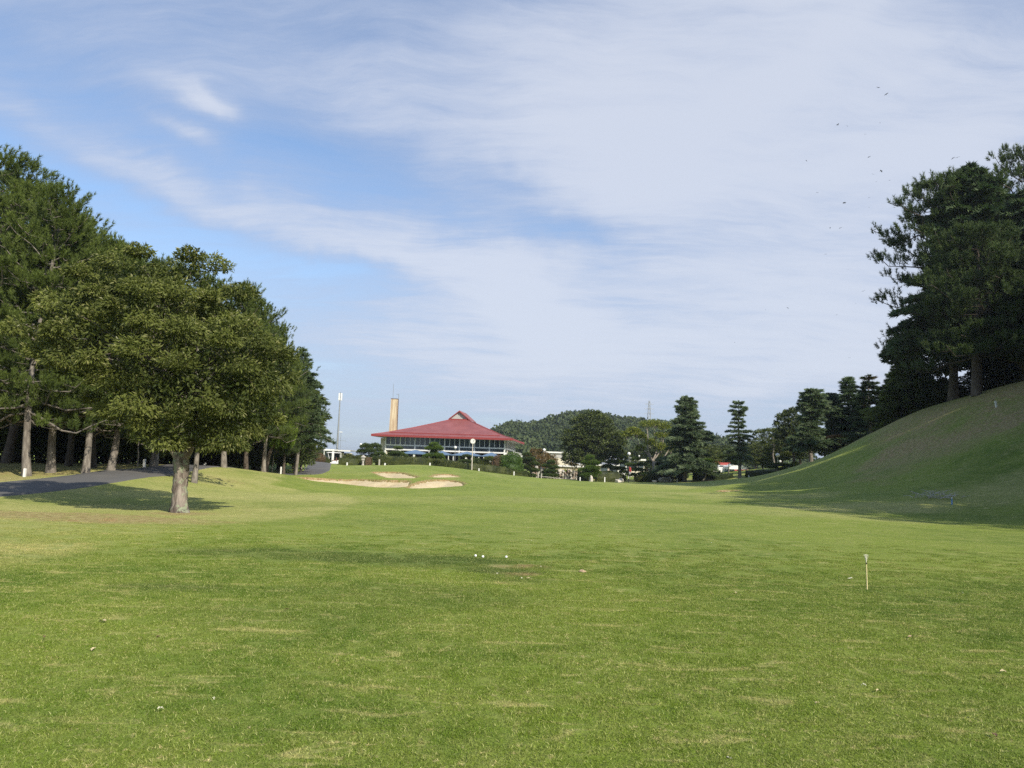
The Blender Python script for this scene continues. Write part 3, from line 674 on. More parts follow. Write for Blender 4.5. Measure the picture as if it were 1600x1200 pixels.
def niwaki(name, seed, pads, trunk, tr, mw, mf, dens=260, nk=5, L=.17, W=.035):
    """cloud pruned pine: pads = (x, y, z, rx, ry, rz); trunk = points"""
    rng = np.random.default_rng(seed); tp = np.array(trunk, float)
    q = np.stack([np.interp(np.linspace(0, 1, 12), np.linspace(0, 1, len(tp)), tp[:, i]) for i in range(3)], 1)
    woods = [tube(q, np.linspace(tr, tr*.4, 12), 8, .15, rng)]; Cs, Ds, Rv = [], [], []
    for p in pads:
        c = np.array(p[:3]); j = int(np.argmin(np.abs(q[:, 2]-(c[2]-.35*abs(c[0])-.1)))); woods.append(tube(curve(q[j], c-[0, 0, p[5]*.3], .05, 5), np.linspace(tr*.4, tr*.15, 5), 5))
        m = int(dens*p[3]*p[4]*2.2)+20; d = unit(rng.normal(size=(m, 3))); d[:, 2] = np.where(rng.random(m) < .8, np.abs(d[:, 2]), d[:, 2]*.5)
        rr = (rng.random(m)**.25)[:, None]; bump = 1+.18*np.sin(d[:, 0]*7+c[0]*9)*np.cos(d[:, 1]*6+c[2]*5)
        pos = c+d*rr*np.array(p[3:6])*bump[:, None]; Cs.append(pos); Ds.append(d*[.7, .7, .6]+[0, 0, .55]); Rv.append(np.clip(.25+.35*d[:, 2]+.35*(rng.random(m)), 0, 1))
    V, F, r = needles(rng, np.concatenate(Cs), np.concatenate(Ds), nk, L, W, .6, np.concatenate(Rv))
    return pack(name, woods, (V, F, r), mw, mf)

def dome_bush(name, seed, lobes, mf, n=3000, LL=.12, LW=.07, stem=None, mw=None, inside=.85, lo=-.9, loose=.35):
    rng = np.random.default_rng(seed); p, o = on_lobes(rng, lobes, n, lo, inside, .80, 1.03)
    V, F, r = leaves(rng, p, o+rng.normal(size=(n, 3))*loose, LL, LW)
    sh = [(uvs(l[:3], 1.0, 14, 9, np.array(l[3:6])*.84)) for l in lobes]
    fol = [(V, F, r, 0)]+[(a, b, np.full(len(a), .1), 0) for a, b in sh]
    w = stem or [([(0, 0, -.1), (0, 0, .3)], .05)]
    return pack(name, [tube(a, b, 6) for a, b in w], fol, mw or M_barkd, mf)

# ------------------------------------------------------------------ the lone evergreen oak
TD = 21.0
tb = G(280, TD)
def loc_px(px, py, dy=0.0):                    # local coordinates of the tree from a picture position
    q = P(px, py, TD+dy); return q-tb
def lobe(px, py, rx, rz, dy=0.0, ry=None):
    c = loc_px(px, py, dy); k = TD/FOC; return (c[0], c[1], c[2], rx*k, (ry if ry else rx)*k, rz*k)
LOB = [lobe(250, 447, 66, 48, .0), lobe(208, 455, 58, 46, .3), lobe(302, 456, 58, 50, .3), lobe(150, 482, 62, 56, .0), lobe(98, 515, 56, 56, .2), lobe(165, 545, 70, 52, -.7), lobe(225, 500, 62, 44, -1.1), lobe(345, 510, 50, 50, .2),
       lobe(385, 555, 52, 50, .1), lobe(415, 600, 40, 44, .3), lobe(330, 560, 66, 50, -1.1), lobe(365, 610, 60, 46, -.6), lobe(250, 570, 60, 46, -1.4), lobe(200, 600, 40, 34, -.4), lobe(295, 620, 60, 44, -1.3), lobe(235, 630, 48, 38, -1.0), lobe(275, 668, 46, 26, -1.1),
       lobe(215, 655, 34, 28, -.3), lobe(345, 655, 56, 36, -.2), lobe(400, 640, 40, 34, .2), lobe(255, 540, 110, 90, 1.6), lobe(310, 600, 100, 84, 1.8), lobe(160, 550, 60, 56, 1.3), lobe(110, 570, 44, 34, .2), lobe(240, 684, 34, 20, -1.0), lobe(330, 684, 42, 26, -.2), lobe(180, 640, 34, 26, .3)]
def tp(*pts): return [tuple(loc_px(a, b, d)) for a, b, d in pts]
trunk_main = [(-.0, 0, -.25), (0, 0, .0)] + tp((280, 790, 0), (281, 770, 0), (283, 745, 0), (284, 722, 0), (284, 706, 0))
mt = [(trunk_main, [.33, .27, .215, .195, .19, .21, .18]),
      (tp((282, 716, 0), (268, 694, .05), (258, 670, .1), (250, 640, .1), (236, 612, .0), (205, 585, -.1), (170, 560, 0)), [.16, .14, .12, .10, .08, .06, .04]),
      (tp((287, 714, 0), (297, 694, 0), (300, 670, .1), (302, 640, .2), (306, 600, .3), (310, 550, .3), (318, 500, .3)), [.16, .14, .12, .10, .08, .06, .04]),
      (tp((250, 640, .1), (258, 600, .3), (252, 550, .4), (250, 500, .3)), [.12, .10, .08, .05]),
      (tp((285, 700, 0), (286, 680, .5), (310, 640, 1.1), (350, 600, 1.3)), [.16, .12, .09, .05])]
rng_ = np.random.default_rng(3)
def densify(tr, k=4):
    out = []
    for p, r in tr:
        p = np.array(p, float); n = len(p); t = np.linspace(0, n-1, (n-1)*k+1); r = np.broadcast_to(np.array(r, float), (n,))
        q = np.stack([np.interp(t, np.arange(n), p[:, i]) for i in range(3)], 1); q[1:-1] = (q[:-2]+q[1:-1]*2+q[2:])/4
        q[1:-1] += rng_.normal(size=(len(q)-2, 3))*.008
        out.append((q, np.interp(t, np.arange(n), r)))
    return out
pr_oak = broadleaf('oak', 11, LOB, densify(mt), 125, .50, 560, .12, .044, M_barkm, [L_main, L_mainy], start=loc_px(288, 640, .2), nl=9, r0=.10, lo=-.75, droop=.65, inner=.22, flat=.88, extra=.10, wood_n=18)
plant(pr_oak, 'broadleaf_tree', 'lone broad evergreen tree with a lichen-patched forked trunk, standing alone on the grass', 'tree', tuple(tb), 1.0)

# ------------------------------------------------------------------ tall pines on the left
PS = lambda s: (1-s)**.62*.98+.10
PA = pine('pine_a', 21, 13.5, 2.7, 3.9, M_bark, L_pine, 66, 17000, 9, nw=.026, padr=.66, tr=.145, shape=PS)
PB = pine('pine_b', 22, 11.0, 2.6, 3.3, M_bark, L_pine, 54, 14000, 9, nw=.026, padr=.66, bend=(.5, .5), tr=.125, shape=PS)
PC = pine('pine_c', 23, 12.5, 2.6, 3.6, M_barkd, L_dark, 54, 13000, 8, nw=.026, padr=.66, tr=.13)
def put(pr, H0, name, label, cat, px, d, top, rz=0.0, group=None, wid=1.0, tilt=(0, 0), hh=None):
    n_ = len(pr['crown'].vertices); co = np.empty(n_*3, np.float32); pr['crown'].vertices.foreach_get('co', co); H0 = np.percentile(co[2::3], 99.92)
    g = G(px, d); z1 = P(px, top, d)[2]; s = (z1-g[2])/H0
    g[2] -= .05*s
    return plant(pr, name, label, cat, tuple(g), (s*wid, s*wid, s), rz, group, tilt)
gp = 'tall pines along the cart path'
put(PA, 13.5, 'pine_tree', 'tall pine with curved pale trunk behind the white post, near the left picture edge', 'tree', 42, 33, 282, .5, gp, .95, (0, R(-1)))
put(PA, 13.5, 'pine_tree', 'highest pine, cut by the left picture edge', 'tree', -42, 34.5, 222, 2.2, gp, 1.1)
put(PB, 11.0, 'pine_tree', 'slender pine, second trunk beyond the path from the left edge', 'tree', 80, 36, 325, 4.0, gp, 1.05, (0, R(2)))
put(PB, 11.0, 'pine_tree', 'pine with slim pale bent trunk between two thicker pines beyond the path', 'tree', 133, 35.5, 366, 1.3, gp, 1.0, (0, R(2)))
put(PA, 13.5, 'pine_tree', 'pine with the thickest straight trunk, just left of the lone tree across the path', 'tree', 173, 37.5, 380, 3.3, gp, 1.15)
gq = 'pines in the second row behind the cart path'
put(PC, 12.5, 'pine_tree', 'dark thin-trunked pine in the second row, behind the bent slim pine', 'tree', 146, 42, 384, .4, gq)
put(PC, 12.5, 'pine_tree', 'dark pine in the second row between the second and third front trunks', 'tree', 107, 43, 350, 2.0, gq)
put(PC, 12.5, 'pine_tree', 'shaded pine in the second row behind the leftmost trunks', 'tree', 10, 44, 262, 3.0, gq, 1.15)
put(PB, 11.0, 'pine_tree', 'pine hidden to its crown behind the lone tree, tip showing left of its top', 'tree', 240, 46, 398, 5.0, gq, 1.1)
gr = 'pines behind the lone tree'
put(PA, 13.5, 'pine_tree', 'pine close behind the lone tree, pale trunk right of the fork', 'tree', 303, 38, 428, 4.4, gr, .95)
put(PB, 11.0, 'pine_tree', 'pine whose trunk shows under the lone tree crown, its tips rising right of it', 'tree', 350, 52, 440, 2.6, gr, 1.0)
put(PC, 12.5, 'pine_tree', 'pine behind the right shoulder of the lone tree', 'tree', 384, 56, 468, 1.2, gr, 1.0)
put(PB, 11.0, 'pine_tree', 'pine with needle tips sticking out beside the right edge of the lone tree', 'tree', 412, 58, 500, 3.9, gr, 1.0)
PD = pine('pine_d', 24, 9.0, 2.0, 3.2, M_bark, L_pine, 44, 12000, 8, nw=.025, padr=.55, tr=.12)
CF = cedar('cedar_front', 31, 11.0, 3.0, 2.7, M_bark, L_cedard, 26, 6, 30, .34, .085, tr=.14)
put(CF, 11.0, 'cedar_tree', 'dark straight conifer with twin brown trunk, highest above the path bend', 'tree', 462, 66, 543, .3, 'conifers at the path bend', .95)
put(PD, 9.0, 'pine_tree', 'pine at the path bend with a limb reaching towards the aerial mast', 'tree', 461, 70, 590, 1.9, 'conifers at the path bend', 1.05)
put(PD, 9.0, 'pine_tree', 'low pine hanging over the path end with drooping right branches', 'tree', 470, 76, 636, 4.6, 'conifers at the path bend', 1.15)
put(PC, 12.5, 'pine_tree', 'pine with a leaning straight trunk right of the lime green cypress', 'tree', 443, 62, 560, 5.1, 'conifers at the path bend', .9, (0, R(4)))
# dead looking trunks with the lime cypress
rng_ = np.random.default_rng(8)
def cypress_sprays():
    rng = np.random.default_rng(41); lob = [(0, 0, 3.1, .95, .9, 1.05), (.25, 0, 3.9, .55, .6, .85), (-.55, .1, 2.9, .6, .6, .6), (.7, 0, 3.0, .6, .6, .9)]
    n = 260; p, o = on_lobes(rng, lob, n*4, -.8); C, O = spread_pick(rng, p, o, n); fol = []
    k = np.repeat(np.arange(n), 40); u = rng.random(len(k)); pos = C[k]+np.stack([(rng.random(len(k))-.5)*.16, (rng.random(len(k))-.5)*.16, (u-.5)*.75], 1)+O[k]*(u*.15)[:, None]
    V, F, r = leaves(rng, pos, O[k]*.35+np.array([0, 0, 1.0])+rng.normal(size=(len(k), 3))*.25, .20, .045); rv = np.repeat(np.clip(u*.6+.4*rng.random(len(k)), 0, 1), 4); fol.append((V, F, rv, 0))
    w = [tube(a, b, 8) for a, b in densify([([(-.75, 0, -.2), (-.72, 0, .6), (-.6, 0, 1.5), (-.3, 0, 2.3), (.1, 0, 3.4)], [.20, .17, .15, .11, .04])])]
    w += limbs(rng, np.array([-.3, 0, 2.1]), C-O*.3, 6, .06)
    return pack('lime', w, fol, M_barkd, L_lime)
pr = cypress_sprays(); g = G(430, 60); plant(pr, 'cypress_tree', 'lime green upright cypress glowing against the dark trees beside the path', 'tree', tuple(g), 1.0)
# background broadleaf trees (shared shapes)
BL1 = broadleaf('broad_a', 51, [(0, 0, 5.6, 3.0, 3.0, 2.4), (1.3, .4, 4.4, 2.2, 2.2, 1.8), (-1.5, -.3, 4.2, 2.2, 2.2, 1.8), (0, -1.2, 3.4, 2.2, 2.0, 1.6)], [([(0, 0, -.2), (.1, 0, 1), (0, .1, 2.2), (.1, 0, 3.4)], [.3, .22, .2, .15])], 90, .75, 110, .30, .15, M_barkd, L_broad, nl=6, r0=.12, inner=.25)
BL2 = broadleaf('broad_b', 52, [(0, 0, 4.0, 2.4, 2.4, 3.0), (.6, .4, 2.4, 2.2, 2.2, 2.0), (-.8, -.3, 2.0, 1.9, 1.9, 1.8)], [([(0, 0, -.2), (.1, 0, 1), (0, .1, 2.2), (.1, 0, 3.4)], [.2, .15, .12, .1])], 80, .7, 110, .26, .13, M_barkd, L_broad, nl=6, r0=.1, inner=.25)
gl = 'dark undergrowth trees behind the pines'
for i, (px, d, top, w, lb) in enumerate([(-90, 48, 330, 1.5, 'dark broadleaf tree filling the gap beyond the leftmost pines'), (20, 52, 420, 1.6, 'black-green broadleaf tree low between the two leftmost pine trunks'), (100, 56, 450, 1.5, 'black-green broadleaf tree behind the slim second-row trunks'),
     (175, 56, 470, 1.6, 'shaded broadleaf tree behind the thickest pine trunk'), (240, 62, 480, 1.5, 'shaded broadleaf tree left behind the fork of the lone tree'), (330, 66, 520, 1.5, 'shaded broadleaf tree behind the pale trunk right of the fork'),
     (400, 72, 570, 1.4, 'dark broadleaf tree behind the lime green cypress'), (436, 82, 605, 1.1, 'dark broadleaf tree behind the conifers at the path bend')]):
    put(BL1, 8.0, 'broadleaf_tree', lb, 'tree', px, d, top, i*1.7, gl, w)
for i, (px, d, top, w, lb) in enumerate([(-20, 46, 600, 1.5, 'dark bush behind the white post at the left edge'), (60, 50, 610, 1.6, 'dark bush between the first and second pine trunks'), (118, 52, 620, 1.6, 'dark bush left of the bent slim pine'), (200, 50, 640, 1.4, 'dark leafy bush right of the thickest pine trunk'),
     (250, 58, 650, 1.5, 'dark bush above the bend of the path, left of the lone trunk'), (345, 64, 655, 1.5, 'dark bush behind the grassy crest'), (385, 66, 660, 1.5, 'fern-like dark bush left of the dead-looking trunks'), (458, 84, 668, 1.2, 'dark bush under the conifers at the path bend'), (435, 76, 650, 1.4, 'dark bush between the trunks by the lime green cypress')]):
    put(BL2, 7.0, 'bush', lb, 'bush', px, d, top, i*2.3, 'bushes under the pines', w)
# dense undergrowth closing the wood behind the pines
rng = np.random.default_rng(61); ul = np.array([(-64, 30), (-50, 44), (-40, 52), (-34, 58), (-31, 66), (-31, 78), (-32, 92)], float); n = 26000; t = rng.random(n)*6; i_ = t.astype(int).clip(0, 5); p2 = ul[i_]+(ul[i_+1]-ul[i_])*(t-i_)[:, None]+rng.normal(size=(n, 2))*1.3
hh_ = 4.2+1.6*hash_noise(p2[:, 0], p2[:, 1], 3, 3); z_ = base_h(p2[:, 0], p2[:, 1])+hh_*rng.random(n)**.8; V, F, r = leaves(rng, np.column_stack([p2, z_]), rng.normal(size=(n, 3))+[.3, -.6, -.2], .42, .26)
tag(link('undergrowth', np_mesh('undergrowth', [(V, F, 0, r*.6)], [L_broad])), kind='stuff')
# two young stems beyond the path
YS = broadleaf('young', 53, [(0, 0, 2.6, .9, .9, .7)], [([(0, 0, -.1), (.05, 0, .8), (-.05, 0, 1.6), (0, 0, 2.3)], [.06, .05, .045, .03])], 14, .4, 60, .16, .08, M_barkp, L_broad, nl=4, r0=.03, inner=.1)
for i, (px, d, top, lb) in enumerate([(214, 46, 655, 'young slim stem left of the white post by the path'), (242, 48, 650, 'young slim stem right of the white post by the path'), (425, 63, 690, 'bare pale sapling beside the dead-looking trunks')]):
    put(YS, 3.3, 'sapling', lb, 'sapling', px, d, top, i*2.0, 'young stems under the pines')
# ------------------------------------------------------------------ cedars and trees on the right
CA = cedar('cedar_a', 61, 12.5, 1.8, 3.6, M_bark, L_cedar, 30, 7, 40, .46, .13, lambda s: (1-s)**.72*(.92+.22*math.sin(s*14+1))+.03, .24, tr=.24, nk=5)
CB = cedar('cedar_b', 62, 12.0, 3.0, 2.4, M_bark, L_cedar, 15, 6, 44, .42, .13, lambda s: (.95-.62*s)*(.8+.25*math.sin(s*17)), .30, .06, tr=.26, nk=5)
CC = cedar('cedar_c', 63, 11.5, 3.2, 2.9, M_bark, L_cedar, 24, 7, 42, .44, .13, lambda s: (1-s)**.5*(.75+.3*math.sin(s*7+2)), .2, tr=.27, nk=5)
CD = cedar('cedar_d', 64, 11.0, 1.4, 2.8, M_barkd, L_cedard, 22, 6, 36, .44, .12, lambda s: (1-s)**.75*(.9+.25*math.sin(s*15)), .05, tr=.22, nk=5)
CE = cedar('cedar_e', 65, 10.5, 1.0, 3.4, M_barkp, L_cedarr, 13, 6, 40, .44, .12, lambda s: (1-s)**.6*(.85+.3*math.sin(s*12)), .02, .05, tr=.17, nk=5)
gc = 'blue green cedars beyond the fairway'
put(CA, 12.5, 'cedar_tree', 'broadest blue-green cedar, standing on the bare soil bank in the middle distance', 'tree', 1070, 108, 620, .4, gc, 1.12)
put(CB, 12.0, 'cedar_tree', 'slim cedar with separate pom-pom tiers standing alone before the hedge', 'tree', 1156, 104, 626, 1.4, gc, 1.0)
put(CC, 11.5, 'cedar_tree', 'cedar with a pale sunlit trunk at the foot of the grassy hill', 'tree', 1268, 96, 607, 2.0, gc, 1.25)
put(CC, 11.5, 'cedar_tree', 'bluish cedar rising behind the hill edge, right of the pale-trunked cedar', 'tree', 1301, 100, 614, 4.0, gc, 1.15)
put(CD, 11.0, 'cedar_tree', 'dark narrow cedar with a spiky top behind the hill edge', 'tree', 1326, 98, 590, .8, gc, 1.35)
put(CE, 10.5, 'cedar_tree', 'open cedar with rust-brown dead branches behind the hill edge', 'tree', 1362, 86, 586, 1.0, gc, 1.35)
put(CD, 11.0, 'cedar_tree', 'dark cedar partly hidden behind the hillside thicket', 'tree', 1392, 92, 582, 3.0, gc, 1.2)
put(BL1, 8.0, 'broadleaf_tree', 'round dark green tree left of the pale-trunked cedar', 'tree', 1240, 112, 636, .6, None, .8)
BU = broadleaf('umbrella', 66, [(0, 0, 5.4, 3.0, 3.0, .8), (-1.3, .3, 4.7, 1.8, 1.8, .6), (1.4, -.2, 4.8, 1.8, 1.8, .6), (0, 0, 4.2, 2.0, 1.8, .7)], [([(0, 0, -.2), (.1, 0, 1), (-.1, .1, 2.2), (.1, 0, 3.6)], [.2, .15, .13, .1])], 70, .6, 80, .24, .12, M_bark, L_broadm, nl=6, r0=.09, inner=.05, lo=-.3)
put(BU, 6.2, 'broadleaf_tree', 'flat-topped olive green tree right of the slim tiered cedar', 'tree', 1209, 122, 667, .6, None, 1.0)
BLm = dict(trunk=BL1['trunk'], crown=BL1['crown'].copy()); BLm['crown'].materials[0] = L_broadm
BLs = dict(trunk=BL2['trunk'], crown=BL2['crown'].copy()); BLs['crown'].materials[0] = L_broadm
put(CD, 11.0, 'cedar_tree', 'dark cedar between the bluish cedar and the browning one', 'tree', 1344, 104, 612, 2.2, gc, 1.3)
gb = 'background trees behind the garden'
for i, (px, d, top, w, lb, pr) in enumerate([
    (1100, 150, 694, 1.6, 'olive tree behind the broadest cedar', BLm), (1130, 175, 695, 1.4, 'dark tree behind the red roofed building', BL1), (1192, 140, 690, 1.3, 'olive tree behind the dark hedge, below the flat-topped tree', BLs), (1222, 128, 682, 1.4, 'yellowish tree behind the leaning garden pine', BLm),
    (1180, 165, 688, 1.5, 'tree filling the gap between the red roof and the flat-topped tree', BLm), (1250, 135, 680, 1.3, 'dark tree low behind the pale-trunked cedar', BL1), (1290, 125, 672, 1.4, 'dark tree behind the foot of the hill', BL1), (1335, 115, 650, 1.2, 'dark tree behind the narrow spiky cedar', BL1), (1385, 110, 640, 1.2, 'dark tree behind the hillside thicket', BL1),
    (1040, 170, 690, 1.5, 'dark tree behind the yellow-green tree', BL1), (1010, 190, 697, 1.6, 'dark tree behind the rooftops', BL1), (1060, 140, 700, 1.2, 'olive tree left behind the broadest cedar', BLm), (965, 200, 700, 1.5, 'dark tree right behind the great round tree', BL1),
    (590, 190, 712, 2.0, 'low trees beyond the car shed', BL1), (500, 150, 700, 1.5, 'tree behind the round brown bush', BL1), (1085, 200, 692, 1.6, 'far dark tree left of the red roof', BL1)]):
    put(pr, 8.0 if pr in (BL1, BLm) else 7.0, 'broadleaf_tree', lb, 'tree', px, d, top, i*1.3, gb, w)

# hillside group
PR = pine('pine_r', 71, 13.0, 3.2, 5.2, M_barkd, L_dark, 50, 18000, 8, nl=.22, nw=.028, padr=.6, shape=lambda s: (1-s)**.5*(.7+.5*s)+.1, up=.12, bend=(.5, .3), tr=.22)
CG = cedar('cypress_r', 72, 13.5, 2.6, 4.2, M_barkd, L_cedard, 40, 9, 58, .34, .10, lambda s: (1-s)**.6*(.9+.15*math.sin(s*11)), .14, tr=.24, nk=5)
PRn = pine('pine_n', 73, 9.5, 2.3, 3.6, M_barkd, L_dark, 52, 17000, 9, nl=.22, nw=.028, padr=.66, tr=.19, shape=lambda s: (1-s)**.6*1.05+.12)
gh = 'tall trees on the grassy hill'
put(PR, 13.0, 'pine_tree', 'dark pine leaning over the hill with long bare-tipped limbs out to the left', 'tree', 1490, 68, 268, .9, gh, 1.0)
put(CG, 13.5, 'cypress_tree', 'dense dark conifer with feathery top in the middle of the hill group', 'tree', 1527, 66, 262, 2.0, gh, 1.0)
put(PRn, 9.5, 'pine_tree', 'nearer pine on the hill with pale trunk and sunlit tufts', 'tree', 1526, 61, 352, 1.2, gh, 1.05)
put(PR, 13.0, 'pine_tree', 'highest pine of the hill, cut by the right picture edge', 'tree', 1604, 67, 228, 3.6, gh, 1.0)
put(CG, 13.5, 'cypress_tree', 'dark conifer behind the nearer pine, at the right picture edge', 'tree', 1612, 63, 300, 4.1, gh, .9)
put(PRn, 9.5, 'pine_tree', 'low pine cut by the right picture edge', 'tree', 1625, 58, 380, 3.1, gh, 1.1)
put(BL1, 8.0, 'broadleaf_tree', 'dark thicket tree on the ridge behind the hill trees', 'tree', 1560, 72, 470, .3, gh, 1.1)
put(BL1, 8.0, 'broadleaf_tree', 'dark thicket tree at the right edge behind the hill trees', 'tree', 1640, 70, 440, 2.3, gh, 1.3)
CH = cedar('thick', 74, 8.0, .4, 2.9, M_barkd, L_cedary, 26, 7, 46, .36, .11, lambda s: (1-s)**.45*(.85+.2*math.sin(s*9)), .12, tr=.14, nk=5)
put(BL2, 7.0, 'bush', 'low dark bush on the crest left of the pale hill trunk', 'bush', 1505, 69, 588, 2.6, 'bushes on the hill', 1.5)
put(CH, 8.0, 'conifer_tree', 'bushy conifer with yellowish tips on the edge of the hill, left of the trunks', 'tree', 1418, 74, 520, 1.1, None, 1.0)
put(BL2, 7.0, 'bush', 'loose-leaved dark bush between the hillside conifer and the first trunk', 'bush', 1448, 72, 528, 1.9, 'bushes on the hill', .85)
put(BL2, 7.0, 'bush', 'low black-green bush under the first trunk of the hill', 'bush', 1480, 71, 592, 3.3, 'bushes on the hill', 1.6)
put(BL2, 7.0, 'bush', 'low dark bush in the shade behind the pale hill trunk', 'bush', 1560, 70, 560, 4.3, 'bushes on the hill', 1.7)
put(BL2, 7.0, 'bush', 'low dark bush on the ridge at the right picture edge', 'bush', 1610, 70, 540, 5.3, 'bushes on the hill', 1.7)
put(BL2, 7.0, 'bush', 'dark clipped bush on the hill edge under the bushy conifer', 'bush', 1400, 76, 622, .3, 'bushes on the hill', 1.2)
# trees of the same wood that stand to the right of the frame, along the hill; they shade the slope
gw = 'wood on the hill beside the tee'
def wput(pr, H0, name, label, x, y, Ht, rz, w=1.0):
    s = Ht/H0; plant(pr, name, label, 'tree', (x, y, H(x, y)-.05), (s*w, s*w, s), rz, gw)
WOOD = [(30, 19, 14), (36, 13, 13), (37, 19, 14), (30.5, 25, 13), (38, 26, 13), (39, 38, 13), (32, 29, 13), (33.5, 38, 12.5), (44, 8, 14), (45, 20, 14), (45, 33, 13), (46, 46, 13), (44, 60, 12), (50, 6, 14), (51, 14, 14), (50, 24, 14), (58, 18, 14), (57, 6, 14), (58, 30, 14), (44, 27, 13), (41, 32, 13), (50, 32, 13), (40, 45, 11.5), (46, 39, 13), (37.5, 47, 11), (44, 51, 12), (43, 41, 12.5), (51, 50, 12),  (52, 40, 13)]
for i, (x, y, h_) in enumerate(WOOD):
    wput((PR, CG, PRn)[i % 3], (13.0, 13.5, 9.5)[i % 3], 'pine_tree' if i % 3 != 1 else 'cypress_tree', 'tree of the wood on the hill, outside the right edge of the picture', x, y, h_, i*1.9, 1.05 if i % 3 != 2 else .8)

# ------------------------------------------------------------------ trees around the clubhouse garden
def lb_tree():
    return broadleaf('great', 81, [(0, 0, 6.6, 2.6, 2.4, 2.3), (-.8, 0, 5.2, 3.0, 2.6, 1.8), (1.4, .2, 4.9, 3.0, 2.6, 2.0), (-.2, -.3, 3.3, 3.6, 2.8, 1.5), (2.0, 0, 3.2, 2.4, 2.2, 1.4), (-1.6, .2, 2.4, 2.0, 2.0, 1.0)], [([(0, 0, -.2), (.1, 0, 1), (0, .1, 2.2), (.1, 0, 4)], [.4, .3, .25, .18])], 130, .75, 120, .30, .15, M_barkd, L_broad, nl=7, r0=.14, inner=.2)
put(lb_tree(), 8.9, 'broadleaf_tree', 'great round dark green tree before the far wooded hill', 'tree', 925, 124, 641, .0, None, .98)
def yellow_tree():
    rng = np.random.default_rng(82); k = 9.5/83.0
    def q(px, py, dy=0): return ((px-1021)*k, dy, (736-py)*k)
    br = [([q(1021, 738), q(1021, 720), q(1020, 708)], [.26, .2, .18]), ([q(1020, 710), q(1008, 694, .2), q(994, 682, .3), q(984, 676, .3)], [.14, .11, .07, .04]), ([q(1020, 710), q(1012, 695, -.3), q(1012, 676, -.4), q(1010, 662, -.4)], [.14, .1, .07, .04]),
          ([q(1020, 708), q(1026, 694, .3), q(1024, 678, .5), q(1020, 662, .5)], [.13, .1, .07, .04]), ([q(1021, 708), q(1032, 692), q(1034, 674), q(1036, 664)], [.13, .09, .06, .03]), ([q(1021, 712), q(1036, 702, -.4), q(1044, 684, -.5), q(1044, 672, -.4)], [.12, .09, .06, .03]), ([q(1010, 698), q(1000, 690, -.8), q(996, 676, -1)], [.08, .06, .04])]
    lobs = [q(984, 674)+(.9, .9, .45), q(996, 670)+(.9, 1, .5), q(1010, 660)+(1.1, 1.2, .55), q(1022, 658)+(1.0, 1.1, .6), q(1036, 662)+(1.1, 1.1, .65), q(1045, 672)+(.8, .9, .8), q(1004, 676)+(.9, .9, .45), q(1030, 674)+(.9, 1.2, .4), q(1044, 690)+(.7, .7, .6), q(1016, 684)+(.9, 1.1, .6), q(1031, 690)+(.8, 1.0, .6), q(992, 668)+(.9, .9, .4), q(1002, 692)+(.6, .9, .5)]
    fol = []
    for l in lobs:
        p, o = on_lobes(rng, [l], 520, -.7, .2, .25, 1.12); V, F, r = leaves(rng, p, o+rng.normal(size=(len(p), 3))*.6, .26, .14); fol.append((V, F, r))
    w = [tube(a, b, 8) for a, b in densify(br)]
    for l in lobs:
        for j in range(5): e = np.array(l[:3])+rng.normal(size=3)*[.5, .5, .25]; w.append(tube(curve(np.array(l[:3])-[0, 0, .9], e, .0, 4), [.035, .03, .02, .01], 4))
    return pack('yellow', w, fol, M_barkp, L_yell)
put(yellow_tree(), 9.5, 'broadleaf_tree', 'thin yellow-green tree with bare pale limbs left of the broadest cedar', 'tree', 1021, 116, 654, 0, None, 1.0)

# cloud pruned garden pines: pads written in picture units relative to the foot
def nk(seed, foot, d, pads, trunk, m, name, label, tr=.10, dens=520, L=.17, W=.06, mw=None, cat='tree', group='cloud-pruned garden pines', nm='garden_pine'):
    k = d/FOC; pd = [((a-foot[0])*k, dy, (foot[1]-b)*k, rx*k*1.12, (ry*k if ry else rx*k), rz*k*1.35) for a, b, dy, rx, ry, rz in pads]
    tr_ = [((a-foot[0])*k, 0, (foot[1]-b)*k) for a, b in trunk]
    pr = niwaki(name, seed, pd, tr_, tr, mw or M_bark, m, dens, 5, L, W); g = G(foot[0], d); py = foot[1]
    z = P(foot[0], foot[1], d)[2]; x = P(foot[0], foot[1], d)[0]
    if abs(z-g[2]) > .5: z = g[2]-.05                       # behind a hedge: stand it on the ground, stretch the stem down
    return plant(pr, nm, label, cat, (x, d, min(z, g[2])), 1.0, 0, group)
nk(101, (575, 716), 119, [(571, 689, 0, 8, 0, 5), (584, 688, .5, 9, 0, 5), (564, 697, 0, 7, 0, 4), (578, 696, -.5, 9, 0, 5), (590, 694, 0, 6, 0, 4), (567, 706, 0, 8, 0, 4), (584, 703, 0, 7, 0, 3.5)], [(573, 716), (573, 706), (576, 698), (576, 690)], L_dark, 'n1', 'dark irregular garden tree left of the clubhouse corner')
nk(102, (596, 716), 117, [(594, 699, 0, 8, 0, 3), (590, 706, 0, 9, 0, 3), (602, 704, 0, 7, 0, 3), (596, 711, 0, 11, 0, 3)], [(597, 716), (596, 708), (596, 699)], L_pineg, 'n2', 'rounded garden pine between the dark tree and the tiered one')
nk(103, (621, 716), 116, [(621, 689, 0, 6.5, 0, 2.6), (620, 697, 0, 10, 0, 3), (612, 700, .2, 7, 0, 2.6), (629, 700, 0, 7, 0, 2.8), (612, 708, 0, 9, 0, 3), (630, 709, 0, 9, 0, 3), (621, 712, -.3, 10, 0, 2.2)], [(621, 717), (620, 708), (622, 700), (621, 690)], L_pineg, 'n3', 'tiered garden pine with flat pads before the clubhouse windows at the left')
